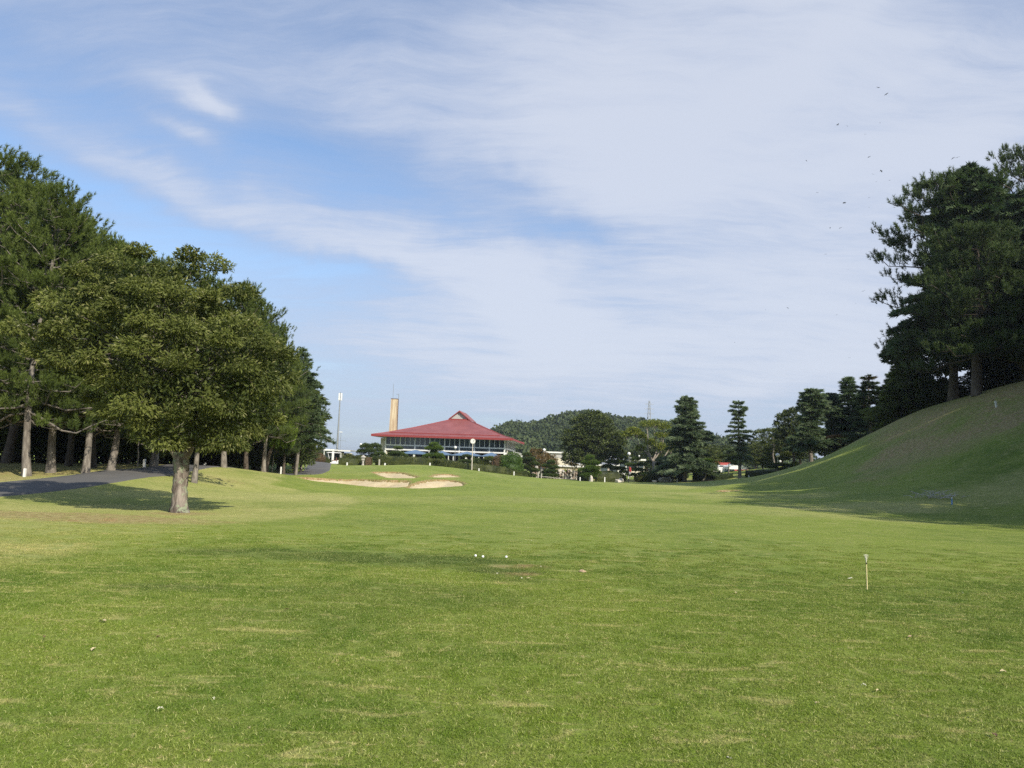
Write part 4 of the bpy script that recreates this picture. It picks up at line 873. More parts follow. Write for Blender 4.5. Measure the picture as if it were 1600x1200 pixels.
nk(104, (676, 726), 113, [(677, 692, 0, 7, 0, 3.5), (671, 698, 0, 7, 0, 3.5), (683, 698, -.2, 8, 0, 4.5), (670, 710, 0, 9, 0, 3.5), (684, 709, -.2, 9, 0, 4), (677, 704, .2, 6, 0, 4), (688, 714, 0, 7, 0, 3.4), (673, 716, 0, 9, 0, 3)], [(677, 727), (675, 718), (678, 708), (677, 693)], L_pineb, 'n4', 'bright green garden pine in the gap between the two long hedges', .11)
nk(105, (733, 724), 118, [(729, 703, 0, 7, 0, 2.6), (726, 711, 0, 9, 0, 3), (740, 712, 0, 8, 0, 3), (722, 717, 0, 9, 0, 3), (738, 719, 0, 9, 0, 3), (746, 708, 0, 4, 0, 2.4)], [(733, 724), (731, 715), (730, 703)], L_dark, 'n5', 'dark low garden pine behind the clock pole')
nk(106, (763, 724), 118, [(765, 706, 0, 9, 0, 5), (757, 713, 0, 8, 0, 5), (771, 714, 0, 8, 0, 5), (763, 718, 0, 11, 0, 4)], [(763, 724), (764, 708)], L_broadm, 'n6', 'olive domed garden tree right of the clock', .1)
nk(109, (823, 737), 113, [(822, 701, 0, 6, 0, 3), (826, 708, 0, 9, 0, 3.5), (818, 711, .2, 8, 0, 3.4), (834, 715, 0, 8, 0, 3.2), (820, 721, 0, 10, 0, 3.6), (834, 725, 0, 8, 0, 3), (818, 730, 0, 8, 0, 3), (829, 733, 0, 8, 0, 2.6)], [(823, 738), (823, 726), (826, 716), (822, 702)], L_dark, 'n9', 'dark garden pine with pale stem at the right end of the clubhouse', .1)
nk(110, (857, 735), 117, [(861, 710, 0, 6, 0, 3), (854, 716, 0, 7, 0, 3), (866, 718, 0, 7, 0, 3), (859, 724, 0, 10, 0, 3.4), (854, 730, 0, 10, 0, 2.6), (867, 730, 0, 6, 0, 2.5)], [(858, 735), (857, 724), (861, 711)], L_pineg, 'n10', 'tiered garden pine above the stone retaining wall')
nk(111, (921, 750), 110, [(921, 714, 0, 6.5, 0, 4), (916, 722, .2, 7, 0, 4), (928, 722, -.2, 7, 0, 4), (924, 731, -.3, 11, 0, 4.5), (912, 734, 0, 8, 0, 4), (930, 737, 0, 8, 0, 4), (920, 741, -.2, 11, 0, 4)], [(921, 751), (922, 741), (919, 728), (921, 715)], L_pineb, 'n11', 'bright green cone-shaped garden pine over a dark hedge', .12)
nk(112, (962, 733), 122, [(968, 699, 0, 8, 0, 2.6), (958, 708, 0, 10, 0, 2.8), (972, 707, 0, 9, 0, 2.6), (950, 714, 0, 9, 0, 2.6), (966, 717, .2, 12, 0, 2.8), (976, 722, 0, 8, 0, 2.4), (952, 724, 0, 9, 0, 2.4)], [(958, 733), (960, 725), (955, 717), (966, 708), (968, 700)], L_pineg, 'n12', 'wide spreading garden pine left of the small flag')
nk(113, (993, 750), 112, [(992, 716, 0, 7, 0, 2.8), (986, 725, 0, 9, 0, 2.8), (1001, 724, 0, 8, 0, 2.8), (994, 732, .2, 12, 0, 2.6), (1004, 738, 0, 8, 0, 2.4), (986, 740, 0, 8, 0, 2.4)], [(994, 750), (991, 742), (993, 730), (992, 717)], L_pineg, 'n13', 'pale-stemmed garden pine right of the small flag', .11)
nk(114, (1044, 748), 113, [(1040, 715, 0, 8, 0, 3), (1034, 723, 0, 9, 0, 3), (1049, 722, 0, 9, 0, 3), (1042, 730, -.2, 12, 0, 3), (1052, 738, 0, 8, 0, 3), (1034, 739, 0, 8, 0, 3), (1044, 745, 0, 10, 0, 3)], [(1044, 749), (1043, 735), (1041, 716)], L_dark, 'n14', 'dark garden pine left of the broadest cedar trunk', .1)
nk(115, (1098, 751), 106, [(1105, 718, 0, 8, 0, 2.2), (1092, 726, 0, 9, 0, 2.4), (1106, 727, 0, 11, 0, 2.4), (1088, 733, 0, 8, 0, 2.2), (1103, 734, -.2, 9, 0, 2)], [(1095, 752), (1102, 744), (1104, 736), (1101, 727), (1105, 719)], L_pineb, 'n15', 'leaning garden pine with curved stem right of the broadest cedar', .12)
nk(116, (1138, 748), 116, [(1138, 706, 0, 9, 0, 3), (1132, 714, 0, 9, 0, 2.4), (1146, 713, 0, 9, 0, 2.6), (1137, 722, 0, 8, 0, 2), (1150, 725, 0, 8, 0, 2)], [(1138, 748), (1139, 728), (1138, 707)], L_dark, 'n16', 'dark garden pine silhouetted against the red roof')
nk(117, (1219, 746), 102, [(1216, 726, 0, 10, 0, 2.2), (1204, 730, 0, 9, 0, 2), (1230, 727, 0, 9, 0, 2.2), (1224, 732, 0, 8, 0, 2)], [(1221, 746), (1220, 738), (1210, 732), (1216, 727)], L_dark, 'n17', 'low garden pine with splayed stems before the dark hedge', .09)
# maple, shrubs, bushes
MP = broadleaf('maple', 91, [(0, 0, 2.2, 1.6, 1.4, .9), (1.1, .2, 1.7, 1.1, 1.0, .7), (-1.1, 0, 1.6, 1.0, 1.0, .7), (.3, 0, 1.2, 1.3, 1.1, .6)], [([(0, 0, -.2), (.1, 0, .6), (0, 0, 1.6)], [.1, .08, .06])], 44, .42, 60, .20, .12, M_barkp, L_maple, nl=5, r0=.05, inner=.1, lo=-.4)
put(MP, 3.1, 'maple_tree', 'orange autumn maple behind the dark garden pine at the clubhouse end', 'tree', 838, 121, 699, .3, 'autumn maples', .85)
put(MP, 3.1, 'maple_tree', 'smaller reddish maple right of the clubhouse end', 'tree', 857, 123, 708, 2.2, 'autumn maples', .75)
def bareish():
    p = broadleaf('bare', 92, [(0, 0, 1.9, 1.9, 1.2, .5), (-1.2, 0, 1.5, .9, .8, .4), (1.2, 0, 1.4, .9, .8, .4)], [([(0, 0, -.2), (.05, 0, .5), (-.05, 0, 1.2)], [.09, .07, .06])], 16, .35, 16, .18, .10, M_barkp, L_maple, nl=7, r0=.05, inner=.0, lo=-.2, sag=.1); return p
put(bareish(), 2.4, 'maple_tree', 'nearly bare small tree before the pale yellow wall', 'tree', 897, 116, 721, .2, None, 1.0)
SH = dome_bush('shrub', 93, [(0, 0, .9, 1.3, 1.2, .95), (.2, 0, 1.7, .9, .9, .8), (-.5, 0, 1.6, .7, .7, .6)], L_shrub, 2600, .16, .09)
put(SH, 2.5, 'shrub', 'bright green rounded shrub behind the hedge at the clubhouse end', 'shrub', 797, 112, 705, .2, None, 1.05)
BR = dome_bush('brownbush', 94, [(0, 0, .75, .95, .95, .8)], L_brown, 2200, .12, .06)
put(BR, 1.55, 'bush', 'round clipped brown bush beside the cart path', 'bush', 498, 100, 707, 0, None, 1.0)
put(BR, 1.55, 'bush', 'reddish brown bush on the hedge right of the clock', 'bush', 778, 112, 709, 1, None, .55)
HB = dome_bush('greenball', 95, [(0, 0, .7, 1.0, 1.0, .8)], L_hedge, 2200, .12, .07)
for px, d, top, w, lb in [(509, 103, 714, .8, 'small green clipped bush right of the round brown bush'), (560, 116, 710, 1.2, 'clipped bush behind the low hedge near the cart'), (573, 114, 713, 1.0, 'clipped bush beside the stone lantern'), (545, 116, 708, .9, 'clipped bush behind the golf cart hedge'), (1000, 112, 741, 1.2, 'clipped mound before the pale-stemmed garden pine'),
                          (1018, 111, 739, 1.3, 'widest clipped mound left of the white rocks'), (945, 114, 736, 1.3, 'clipped mound behind the straight hedge'), (967, 113, 738, 1.2, 'clipped mound left of the flag'), (1062, 112, 741, 1.0, 'clipped mound behind the broadest cedar trunk'), (1030, 116, 731, 1.4, 'clipped mound in front of the yellow-green tree'), (905, 118, 737, 1.2, 'dark clipped mound above the stone wall')]:
    put(HB, 1.5, 'clipped_bush', lb, 'bush', px, d, top, px*.1, 'clipped bushes of the garden', w)
YB = dome_bush('yball', 96, [(0, 0, .7, 1.0, 1.0, .8)], L_yell, 2200, .14, .08)
put(YB, 1.5, 'bush', 'yellowish round bush behind the dark hedge at the hill foot', 'bush', 1242, 112, 720, 0, None, 1.1)

# ------------------------------------------------------------------ hedges
def hedge(label, pts, width, m, seed, dens=110, group='clipped hedges of the garden', LL=.19, z0=-.1):
    """pts: (picture column, distance, picture row of the top)"""
    rng = np.random.default_rng(seed); g = np.array([G(p[0], p[1]) for p in pts]); ht = np.array([P(p[0], p[2], p[1])[2] for p in pts])-g[:, 2]
    q = resample(np.column_stack([g, ht]), .35); o0 = q[0, :3].copy(); t = unit(np.gradient(q[:, :2], axis=0)); nr = np.stack([-t[:, 1], t[:, 0]], 1)
    prof = [(-.5, 0.0), (-.52, .35), (-.5, .75), (-.42, .93), (-.2, 1.0), (.2, 1.0), (.42, .93), (.5, .75), (.52, .35), (.5, 0.0)]
    rings = []
    for a, b in prof:
        xy = q[:, :2]+nr*(a*width); zz = base_h(xy[:, 0], xy[:, 1]); h_ = q[:, 3]*b
        nz = .10*hash_noise(xy[:, 0]+b*9, xy[:, 1]+a*5, .8, seed)+.06*hash_noise(xy[:, 0]+b*5, xy[:, 1], .3, seed+1)
        rings.append(np.column_stack([xy+nr*(nz*np.sign(a))[:, None], zz+h_*(1+.05*nz)+nz*.5*b+(z0 if b == 0 else 0)])-o0)
    n = len(q); V = np.concatenate(rings); F = np.concatenate([np.stack([k*n+np.arange(n-1), (k+1)*n+np.arange(n-1), (k+1)*n+np.arange(1, n), k*n+np.arange(1, n)], 1) for k in range(len(prof)-1)])
    # end caps
    caps = [[k*n for k in range(10)][::-1], [k*n+n-1 for k in range(10)]]
    CF_ = np.array([[c[0], c[1], c[8], c[9]] for c in caps]+[[c[1], c[2], c[7], c[8]] for c in caps]+[[c[2], c[3], c[6], c[7]] for c in caps]+[[c[3], c[4], c[5], c[6]] for c in caps])
    F = np.concatenate([F, CF_]); Q = V[F]; ar = np.linalg.norm(np.cross(Q[:, 1]-Q[:, 0], Q[:, 3]-Q[:, 0]), axis=1); N = unit(np.cross(Q[:, 1]-Q[:, 0], Q[:, 3]-Q[:, 0]))
    m_ = int(min(16000, dens*ar.sum())); k = rng.choice(len(F), m_, p=ar/ar.sum()); u, v = rng.random((2, m_, 1)); p = Q[k, 0]*(1-u)*(1-v)+Q[k, 1]*u*(1-v)+Q[k, 2]*u*v+Q[k, 3]*(1-u)*v
    LV, LF, r = leaves(rng, p-N[k]*.02, N[k]+rng.normal(size=(m_, 3))*.7, LL, LL*.6)
    o = link('hedge', np_mesh('hedge', [(V, F, 0, np.full(len(V), .0)), (LV, LF, 0, r)], [m])); o.location = o0
    tag(o, label, 'hedge', group); return o
hedge('low clipped hedge beside the golf cart', [(524, 106, 715), (535, 106, 715), (548, 106, 716), (561, 107, 718)], 1.6, L_hedge, 1)
hedge('grey-leaved sparse hedge in front of the stone lantern', [(567, 108, 715), (584, 108, 715)], 1.3, L_brown, 2)
hedge('long undulating hedge left of the bright garden pine', [(588, 110, 713), (603, 109, 711), (625, 109, 714.5), (650, 109, 714), (668, 109.5, 715), (675, 111, 718)], 1.7, L_hedge, 3)
hedge('long hedge falling to the right behind the clock pole', [(679, 111, 717.5), (695, 109, 717.5), (712, 108.5, 722), (735, 108.5, 725), (765, 109.5, 726), (790, 110.5, 731), (812, 112, 734), (821, 113, 737)], 1.7, L_hedge, 4)
hedge('straight clipped hedge behind two white posts right of the bright cone pine', [(926, 112, 737), (945, 112, 736.5), (970, 112.5, 737.5)], 1.6, L_hedge, 5)
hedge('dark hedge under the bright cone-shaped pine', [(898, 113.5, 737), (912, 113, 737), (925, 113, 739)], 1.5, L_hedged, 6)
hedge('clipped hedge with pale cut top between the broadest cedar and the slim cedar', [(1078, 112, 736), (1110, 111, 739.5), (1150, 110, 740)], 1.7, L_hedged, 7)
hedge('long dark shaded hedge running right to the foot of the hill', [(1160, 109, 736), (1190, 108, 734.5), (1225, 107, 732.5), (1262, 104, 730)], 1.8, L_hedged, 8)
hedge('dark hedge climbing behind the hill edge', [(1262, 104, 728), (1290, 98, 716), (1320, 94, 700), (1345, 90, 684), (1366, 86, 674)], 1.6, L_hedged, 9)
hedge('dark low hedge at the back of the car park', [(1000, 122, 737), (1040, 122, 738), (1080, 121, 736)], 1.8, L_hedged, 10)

# ------------------------------------------------------------------ far wooded hill and its forest
HP = np.array([(700, 722), (740, 703), (775, 675), (800, 667), (825, 668), (850, 661), (880, 651), (905, 646), (930, 649), (960, 656), (985, 656), (1005, 662), (1050, 665), (1085, 678), (1120, 694), (1150, 706), (1200, 722), (1260, 735)], float)
YR = 450.0
_hx = np.array([P(a, b, YR)[0] for a, b in HP]); _hz = np.array([P(a, b, YR)[2] for a, b in HP])-3.5
def hill_h(x, y):
    top = np.interp(x*(1+(YR-y)/YR*.15), _hx, _hz, left=-2, right=-2); t = np.clip((y-300)/(YR-300), 0, 1); b = np.where(y < YR, t**.8, np.clip(1-(y-YR)/160, 0, 1)**.9)
    return top*b + (2.2*hash_noise(x, y, 28, 21)+1.2*hash_noise(x, y, 12, 22))*b-.4
gx = np.arange(-70, 220, 5.0); gy = np.arange(290, 620, 6.0); X, Y = np.meshgrid(gx, gy); nx = len(gx); ny = len(gy); ii = (np.arange(nx-1)[None]+nx*np.arange(ny-1)[:, None]).ravel(); F = np.stack([ii, ii+1, ii+1+nx, ii+nx], 1)
m_soil = plain('forest_floor', (0.05, 0.055, 0.025), .95, .3, .05)
tag(link('hill', np_mesh('hill', [(np.stack([X.ravel(), Y.ravel(), hill_h(X.ravel(), Y.ravel())], 1), F, 0, None, True)], [m_soil])), kind='structure')
rng = np.random.default_rng(77); n = 1700; x = rng.uniform(-60, 200, n*2); y = 305+165*rng.random(n*2); h_ = hill_h(x, y); k = h_ > 1.0; x, y, h_ = x[k][:n], y[k][:n], h_[k][:n]; n = len(x)
rad = rng.uniform(2.6, 5.6, n); per = 120; kk = np.repeat(np.arange(n), per); d = unit(rng.normal(size=(n*per, 3))); d[:, 2] = np.abs(d[:, 2]); d[:, 1] = np.where(rng.random(n*per) < .6, -np.abs(d[:, 1]), d[:, 1])
tone = rng.random(n); C = np.stack([x, y, h_+rad*.35], 1)[kk]+d*(rad[kk]*(.75+.3*rng.random(n*per)))[:, None]*np.array([1, 1, .95])
V, F, r = leaves(rng, C, d*.15+rng.normal(size=(n*per, 3)), 1.35, 1.5); r = np.repeat(np.clip(.75*tone[kk]+.3*rng.random(n*per)-.05, 0, 1), 4)
tag(link('hill_forest', np_mesh('hill_forest', [(V, F, 0, r)], [L_far])), kind='stuff')
# ------------------------------------------------------------------ clubhouse
m_roof, T = mat('red_metal_roof'); n = T.noise(T.obj, .5, 4, 0.6); ox, oy, oz = T.xyz(T.obj)[0:3]
rib = T.m('FRACT', T.mul(oz, 3.2)); ln = T.ramp(rib, 0.0, 0.18, 0.86, 1.0)
c = T.mix(T.ramp(n, .3, .7), rgb(.240, .076, .072), rgb(.300, .102, .094)); s = T.node('ShaderNodeVectorMath', operation='SCALE'); T.l.new(c, s.inputs[0]); T.l.new(ln, s.inputs['Scale'])
T.l.new(s.outputs[0], T.b.inputs['Base Color']); T.b.inputs['Roughness'].default_value = .55; T.b.inputs['Specular IOR Level'].default_value = .4
m_redtrim = plain('red_fascia', (.26, .045, .042), .5)
m_white = plain('white_paint', (.72, .71, .66), .6, .08)
m_cream = plain('cream_plaster', (.60, .545, .42), .8, .12, 1.2)
m_grayw = plain('grey_concrete', (.42, .41, .38), .85, .18, 1.5)
m_soffit = plain('soffit', (.38, .38, .36), .8)
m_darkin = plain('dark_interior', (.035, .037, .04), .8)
m_bluec = plain('blue_canopy', (.12, .185, .29), .45, .1)
m_curtain = plain('curtain', (.40, .42, .36), .8, .3, 4)
def glass_mat(name='window_glass', c=(.035, .045, .05)):
    m, T = mat(name); n = T.noise(T.pos, .35, 3, .6); cc = T.mix(T.ramp(n, .4, .6), rgb(*c), rgb(c[0]*2.4, c[1]*2.4, c[2]*2.3))
    T.l.new(cc, T.b.inputs['Base Color']); T.b.inputs['Roughness'].default_value = .06; T.b.inputs['Specular IOR Level'].default_value = .6; return m
m_glass = glass_mat()
CY = 143.0; cw = P(788, 710, CY); CX, YAW = cw[0], R(-6); gz = 0.9
club = empty('clubhouse', (CX, CY, gz), 'low wide clubhouse with a big red hipped roof and a band of upper windows', 'clubhouse', None, YAW)
FL = -22.6                                         # left end of the front wall in local x
E = 6.40-gz+.15                                    # eave height
def cp(name, geo, m, parent=club, smooth=False): return simple(name, geo, m, parent, smooth)
# roof: hipped, slightly flared, with a gablet on top
ex0, ex1, ey0, ey1 = FL-2.2, 1.8, -2.4, 21.4; tx0, tx1, ty0, ty1 = -11.7, -8.5, 8.0, 16.5; TZ = 10.35-gz; AP = 11.95-gz
def ring(f, z): return [(ex0+(tx0-ex0)*f, ey0+(ty0-ey0)*f, z), (ex1+(tx1-ex1)*f, ey0+(ty0-ey0)*f, z), (ex1+(tx1-ex1)*f, ey1+(ty1-ey1)*f, z), (ex0+(tx0-ex0)*f, ey1+(ty1-ey1)*f, z)]
rings = [ring(0, E), ring(.16, E+(TZ-E)*.115), ring(.5, E+(TZ-E)*.44), ring(.8, E+(TZ-E)*.77), ring(1, TZ)]
RV = np.array(sum(rings, [])); RF = np.array([(4*i+j, 4*i+(j+1) % 4, 4*i+4+(j+1) % 4, 4*i+4+j) for i in range(4) for j in range(4)])
roof = cp('roof', [(RV, RF), (np.array([(tx0, ty0, TZ), (tx1, ty0, TZ), (tx1, ty1, TZ), (tx0, ty1, TZ)]), np.array([(0, 1, 2, 3)]))], m_roof)
mx_ = (tx0+tx1)/2
gab = cp('gable_roof', [(np.array([(tx0-.5, ty0-.35, TZ-.15), (mx_, ty0-.35, AP), (mx_, ty1, AP), (tx0-.5, ty1, TZ-.15), (tx0-.5, ty0-.35, TZ+.0), (mx_, ty0-.35, AP+.17), (mx_, ty1, AP+.17), (tx0-.5, ty1, TZ)]), BOXF),
                         (np.array([(mx_, ty0-.35, AP), (tx1+.5, ty0-.35, TZ-.15), (tx1+.5, ty1, TZ-.15), (mx_, ty1, AP), (mx_, ty0-.35, AP+.17), (tx1+.5, ty0-.35, TZ), (tx1+.5, ty1, TZ), (mx_, ty1, AP+.17)]), BOXF)], m_roof, roof)
gw_ = cp('gable_wall', [(np.array([(tx0-.45, ty0, TZ-.12), (tx1+.45, ty0, TZ-.12), (mx_, ty0, AP+.03), (tx0-.45, ty0+.3, TZ-.12), (tx1+.45, ty0+.3, TZ-.12), (mx_, ty0+.3, AP+.03)]), np.array([(0, 1, 2), (3, 5, 4)]))], m_grayw, roof)
cp('barge_board', [bar((tx0-.5, ty0-.30, TZ-.06), (mx_, ty0-.30, AP+.02), .16, .42, (0, 1, 0)), bar((mx_, ty0-.30, AP+.02), (tx1+.5, ty0-.30, TZ-.06), .16, .42, (0, 1, 0)), bar((tx0-.5, ty0-.28, TZ-.02), (tx1+.5, ty0-.28, TZ-.02), .12, .22)], m_redtrim, roof)
cp('fascia', [box(ex0, ex1, ey0, ey0+.14, E-.36, E-.003), box(ex0, ex0+.14, ey0+.14, ey1-.14, E-.36, E-.003), box(ex1-.14, ex1, ey0+.14, ey1-.14, E-.36, E-.003), box(ex0, ex1, ey1-.14, ey1, E-.36, E-.003)], m_redtrim, roof)
r1 = rings[1]; cp('snow_guard', [bar(np.array(r1[0])+[1.0, -.05, .06], np.array(r1[1])+[-1.0, -.05, .06], .10, .12)], m_redtrim, roof)
cp('soffit', [box(ex0+.14, ex1-.14, ey0+.14, ey1-.14, E-.34, E-.28)], m_soffit, roof)
for i, (a, b) in enumerate(((0, 1), (1, 2), (2, 3), (3, 0))):
    pass
for j in range(4):
    cp('ridge_cap', [bar(rings[i][j], rings[i+1][j], .16, .10) for i in range(4)], m_redtrim, roof)
# body
WT, SILL = E-.36, 4.78-gz+.05                        # window head and sill of the upper floor
cp('wall', [box(FL, 0, 5.5, 5.7, 0, WT), box(FL, FL+.25, .3, 5.5, -.3, WT), box(-.2, 0.0, .35, 20, -1, 3.0), box(FL, 0, 20, 20.2, -1, WT)], m_cream, club)
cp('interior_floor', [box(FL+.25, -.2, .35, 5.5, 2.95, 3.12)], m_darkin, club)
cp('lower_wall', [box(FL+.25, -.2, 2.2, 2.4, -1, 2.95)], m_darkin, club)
cp('sill_band', [box(FL, .02, -.05, .30, SILL-.22, SILL), box(-.26, .02, .30, 20, SILL-.22, SILL)], m_white, club)
cp('floor_beam', [box(FL, .02, -.05, .30, 2.86, 3.12), box(-.26, .02, .30, 20, 2.86, 3.12)], m_white, club)
nb = 24; bw = (0-FL)/nb
for i in range(nb+1):
    thick = .20 if i % 3 == 0 else .10; x = FL+bw*i
    cp('mullion', [box(x-thick/2, x+thick/2, -.02-(.04 if i % 3 == 0 else 0), .22, SILL, WT)], m_white, club)
    if i % 3 == 0: cp('pillar', [box(x-.13, x+.13, .0, .26, -.6, 2.86), box(x-.12, x+.12, -.02, .22, 3.12, SILL-.22)], m_white, club)
    if i < nb:
        w = cp('window', [box(x+thick/2, x+bw-(.10 if (i+1) % 3 == 0 else .05), .08, .11, SILL, WT)], m_glass, club)
        if i in (2, 9, 13, 17, 21): cp('curtain', [box(x+.1, x+bw*.85, .20, .24, SILL+.05, WT-.02)], m_curtain, w)
cp('lower_window', [box(FL+.2, -.15, .10, .13, 3.12, SILL-.22)], m_glass, club)
for i in range(13):
    y = .3+i*1.6; cp('mullion', [box(-.06, .03, y-.06, y+.06, SILL, WT)], m_white, club)
    if i < 12: cp('window', [box(-.12, -.09, y+.06, y+1.54, SILL, WT)], m_glass, club); cp('window', [box(-.12, -.09, y+.06, y+1.54, 3.12, SILL-.22)], m_glass, club)
cp('balcony_rail', [box(.05, 1.6, .5, 20, 2.55, 2.80), bar((1.55, .5, 3.3), (1.55, 20, 3.3), .06)]+[bar((1.55, .5+i*1.5, 2.8), (1.55, .5+i*1.5, 3.3), .05) for i in range(14)], m_white, club)
cp('end_wall', [box(FL-1.25, FL-.3, 1.0, 1.3, -1, WT-.2)], m_cream, club)
cp('step_wall', [box(-2.6, 0.3, -.6, -.2, -.8, 2.4)], m_grayw, club)
# blue entrance canopies
for x0, x1 in ((-18.6, -13.9), (-13.3, -9.6), (-9.2, -4.0), (-3.6, -.6)):
    xm = (x0+x1)/2; z = 2.35; y0, y1 = -3.6, -.1
    V = np.array([(x0, y0, z), (x1, y0, z), (x1, y1, z), (x0, y1, z), (xm, y0+.8, z+.62), (xm, y1-.3, z+.62), (x0, y0, z-.16), (x1, y0, z-.16), (x1, y1, z-.16), (x0, y1, z-.16)])
    c_ = link('canopy', np_mesh('canopy', [(V, np.array([(0, 1, 4)]), 0), (V, np.array([(2, 3, 5)]), 0), (V, np.array([(1, 2, 5, 4), (3, 0, 4, 5), (0, 6, 7, 1), (1, 7, 8, 2), (3, 2, 8, 9), (0, 3, 9, 6), (6, 9, 8, 7)]), 0)], [m_bluec]), club)
    for xp in (x0+.25, xm, x1-.25):
        cp('canopy_post', [box(xp-(.17 if xp == xm else .05), xp+(.17 if xp == xm else .05), y0+.15, y0+.35, -.8, z-.16)], m_white, c_)
# chimney
ch = P(614.5, 671, 166); chx = ch[0]; zt = P(618, 624, 166)[2]
chim = empty('chimney', (chx, 166, .8), 'tall tapering yellowish concrete chimney stained with rust, behind the red roof', 'chimney')
m_chim, T = mat('stained_concrete'); n = T.noise(T.mapping(T.obj, sc=(1.6, 1.6, .12)), 1.6, 6, .7); c = T.mix(T.ramp(n, .38, .62), rgb(.60, .50, .33), rgb(.40, .29, .18)); T.l.new(c, T.b.inputs['Base Color']); T.b.inputs['Roughness'].default_value = .9
hh = zt-.8; w0, w1 = .86, .70
V = np.array([(-w0, -w0, 0), (w0, -w0, 0), (w0, w0, 0), (-w0, w0, 0), (-w1, -w1, hh), (w1, -w1, hh), (w1, w1, hh), (-w1, w1, hh)])
simple('shaft', (V, BOXF), m_chim, chim); m_rust = plain('rust', (.13, .07, .04), .9); m_steel = plain('dull_steel', (.30, .31, .31), .5, .1, 3, .6)
simple('cap', [box(-.76, .76, -.76, .76, hh+.003, hh+.12)], m_rust, chim)
simple('ladder', [bar((w0+.12, -w0*.5, 0), (w1+.12, -w0*.5, hh), .05), bar((w0+.12, -w0*.05, 0), (w1+.12, -w0*.05, hh), .05)]+[bar((w0+.12-(w0-w1)*t, -w0*.5, hh*t), (w0+.12-(w0-w1)*t, -w0*.05, hh*t), .05) for t in np.linspace(.02, .98, 50)], m_rust, chim)
simple('ladder_hoop', [bar((w1+.14, -.3, hh), (w1+.14, -.3, hh+1.15), .10), bar((w1+.14, -.3, hh+1.1), (w1-.35, -.3, hh+1.1), .08)], m_steel, chim)
simple('lightning_rod', [bar((-w1*.6, 0, hh+.12), (-w1*.6, 0, hh+3.4), .07)], m_steel, chim)
# ------------------------------------------------------------------ masts
g = G(525.5, 150); am = empty('antenna_mast', tuple(g), 'tall thin aerial mast with white panel antennas left of the clubhouse', 'antenna', None, 0); zt = P(533, 624, 150)[2]-g[2]
simple('pole', tube([(0, 0, -.2), (0, 0, zt*.5), (0, 0, zt)], [.24, .17, .11], 8), m_steel, am, True)
for a in (0, 2.1, 4.2): simple('antenna_panel', box(-.13+.26*math.cos(a), .13+.26*math.cos(a), -.08+.26*math.sin(a), .08+.26*math.sin(a), zt-.2, zt+1.2), m_white, am)
simple('antenna_frame', [bar((0, 0, zt+.3), (.26*math.cos(a), .26*math.sin(a), zt+.3), .06) for a in (0, 2.1, 4.2)]+[bar((0, 0, zt), (0, 0, zt+1.4), .1)], m_steel, am)
g = G(530, 148); a2 = empty('television_aerial', tuple(g), 'thin rooftop aerial with cross bars beside the tall mast', 'antenna'); zt2 = P(533, 675, 148)[2]-g[2]
simple('pole', bar((0, 0, 0), (0, 0, zt2), .06), m_steel, a2); simple('element', bar((-.3, 0, zt2), (.3, 0, zt2), .12), m_white, a2); zz = P(531, 688, 148)[2]-g[2]
simple('element', bar((-.4, 0, zz), (1.1, 0, zz-.1), .05), m_steel, a2); simple('stay_wire', [bar((0, 0, zz-1), (2.2, .5, 2.6), .025)], m_steel, a2)
def lamp_post(px, d, top, rad, label, nm='lamp_post'):
    g = G(px, d); t = empty(nm, tuple(g), label, 'lamp post', 'globe lamp posts in the garden'); z = P(px, top, d)[2]-g[2]
    simple('pole', tube([(0, 0, -.1), (0, 0, z-rad*.9)], [.05, .04], 8), m_steel, t, True); simple('collar', tube([(0, 0, z-rad*1.15), (0, 0, z-rad*.8)], [.09, .12], 8), m_steel, t, True); simple('globe', uvs((0, 0, z), rad, 14, 10), m_globe, t, True); return t
m_globe = plain('globe_glass', (.80, .79, .76), .3, .03)
for px, d, top, r_, lb in [(849, 121, 703, .24, 'globe lamp standing free right of the maples'), (982, 113, 709, .25, 'globe lamp with dark pole above the small flag'), (710, 118, 699, .22, 'globe lamp before the blue canopies'), (562, 122, 694, .17, 'globe lamp at the left of the dark irregular garden tree'), (678, 124, 704, .13, 'small lamp behind the bright garden pine'),
    (985, 128, 716.5, .18, 'small globe lamp close behind the flag lamp'), (998, 128, 712.5, .15, 'small globe lamp right of the flag'), (1215, 117, 711, .30, 'large globe lamp among the trees right of the slim cedar'), (1219, 125, 721, .2, 'small globe lamp below the large one among the trees'), (927, 125, 710, .14, 'small lamp above the bright cone-shaped pine')]:
    lamp_post(px, d, top, r_, lb)
# clock
d = 107; g = G(737, d); z = P(739, 689.5, d)[2]-g[2]; ck = empty('clock', tuple(g), 'white round clock on a tall pale pole above the hedge', 'clock'); m_pole = plain('pale_pole', (.55, .50, .42), .6); m_black = plain('black_paint', (.02, .02, .02), .5)
simple('pole', tube([(0, 0, -.1), (0, 0, z*.5), (0, 0, z-.3)], [.075, .065, .055], 8), m_pole, ck, True)
def cyl_y(c, r, y0, y1, n=28):
    a = np.arange(n)*2*math.pi/n; V = np.concatenate([np.stack([c[0]+r*np.cos(a), np.full(n, y), c[2]+r*np.sin(a)], 1) for y in (y0, y1)]+[[[c[0], y0, c[2]], [c[0], y1, c[2]]]])
    F = [(i, (i+1) % n, n+(i+1) % n, n+i) for i in range(n)]+[((i+1) % n, i, 2*n, 2*n) for i in range(n)]+[(n+i, n+(i+1) % n, 2*n+1, 2*n+1) for i in range(n)]
    return V, F
def cylobj(name, c, r, y0, y1, m, parent, n=28):
    V, F = cyl_y(c, r, y0, y1, n); me = bpy.data.meshes.new(name); me.from_pydata([tuple(v) for v in V], [], [f if f[2] != f[3] else f[:3] for f in F]); me.materials.append(m); me.update(); return link(name, me, parent)
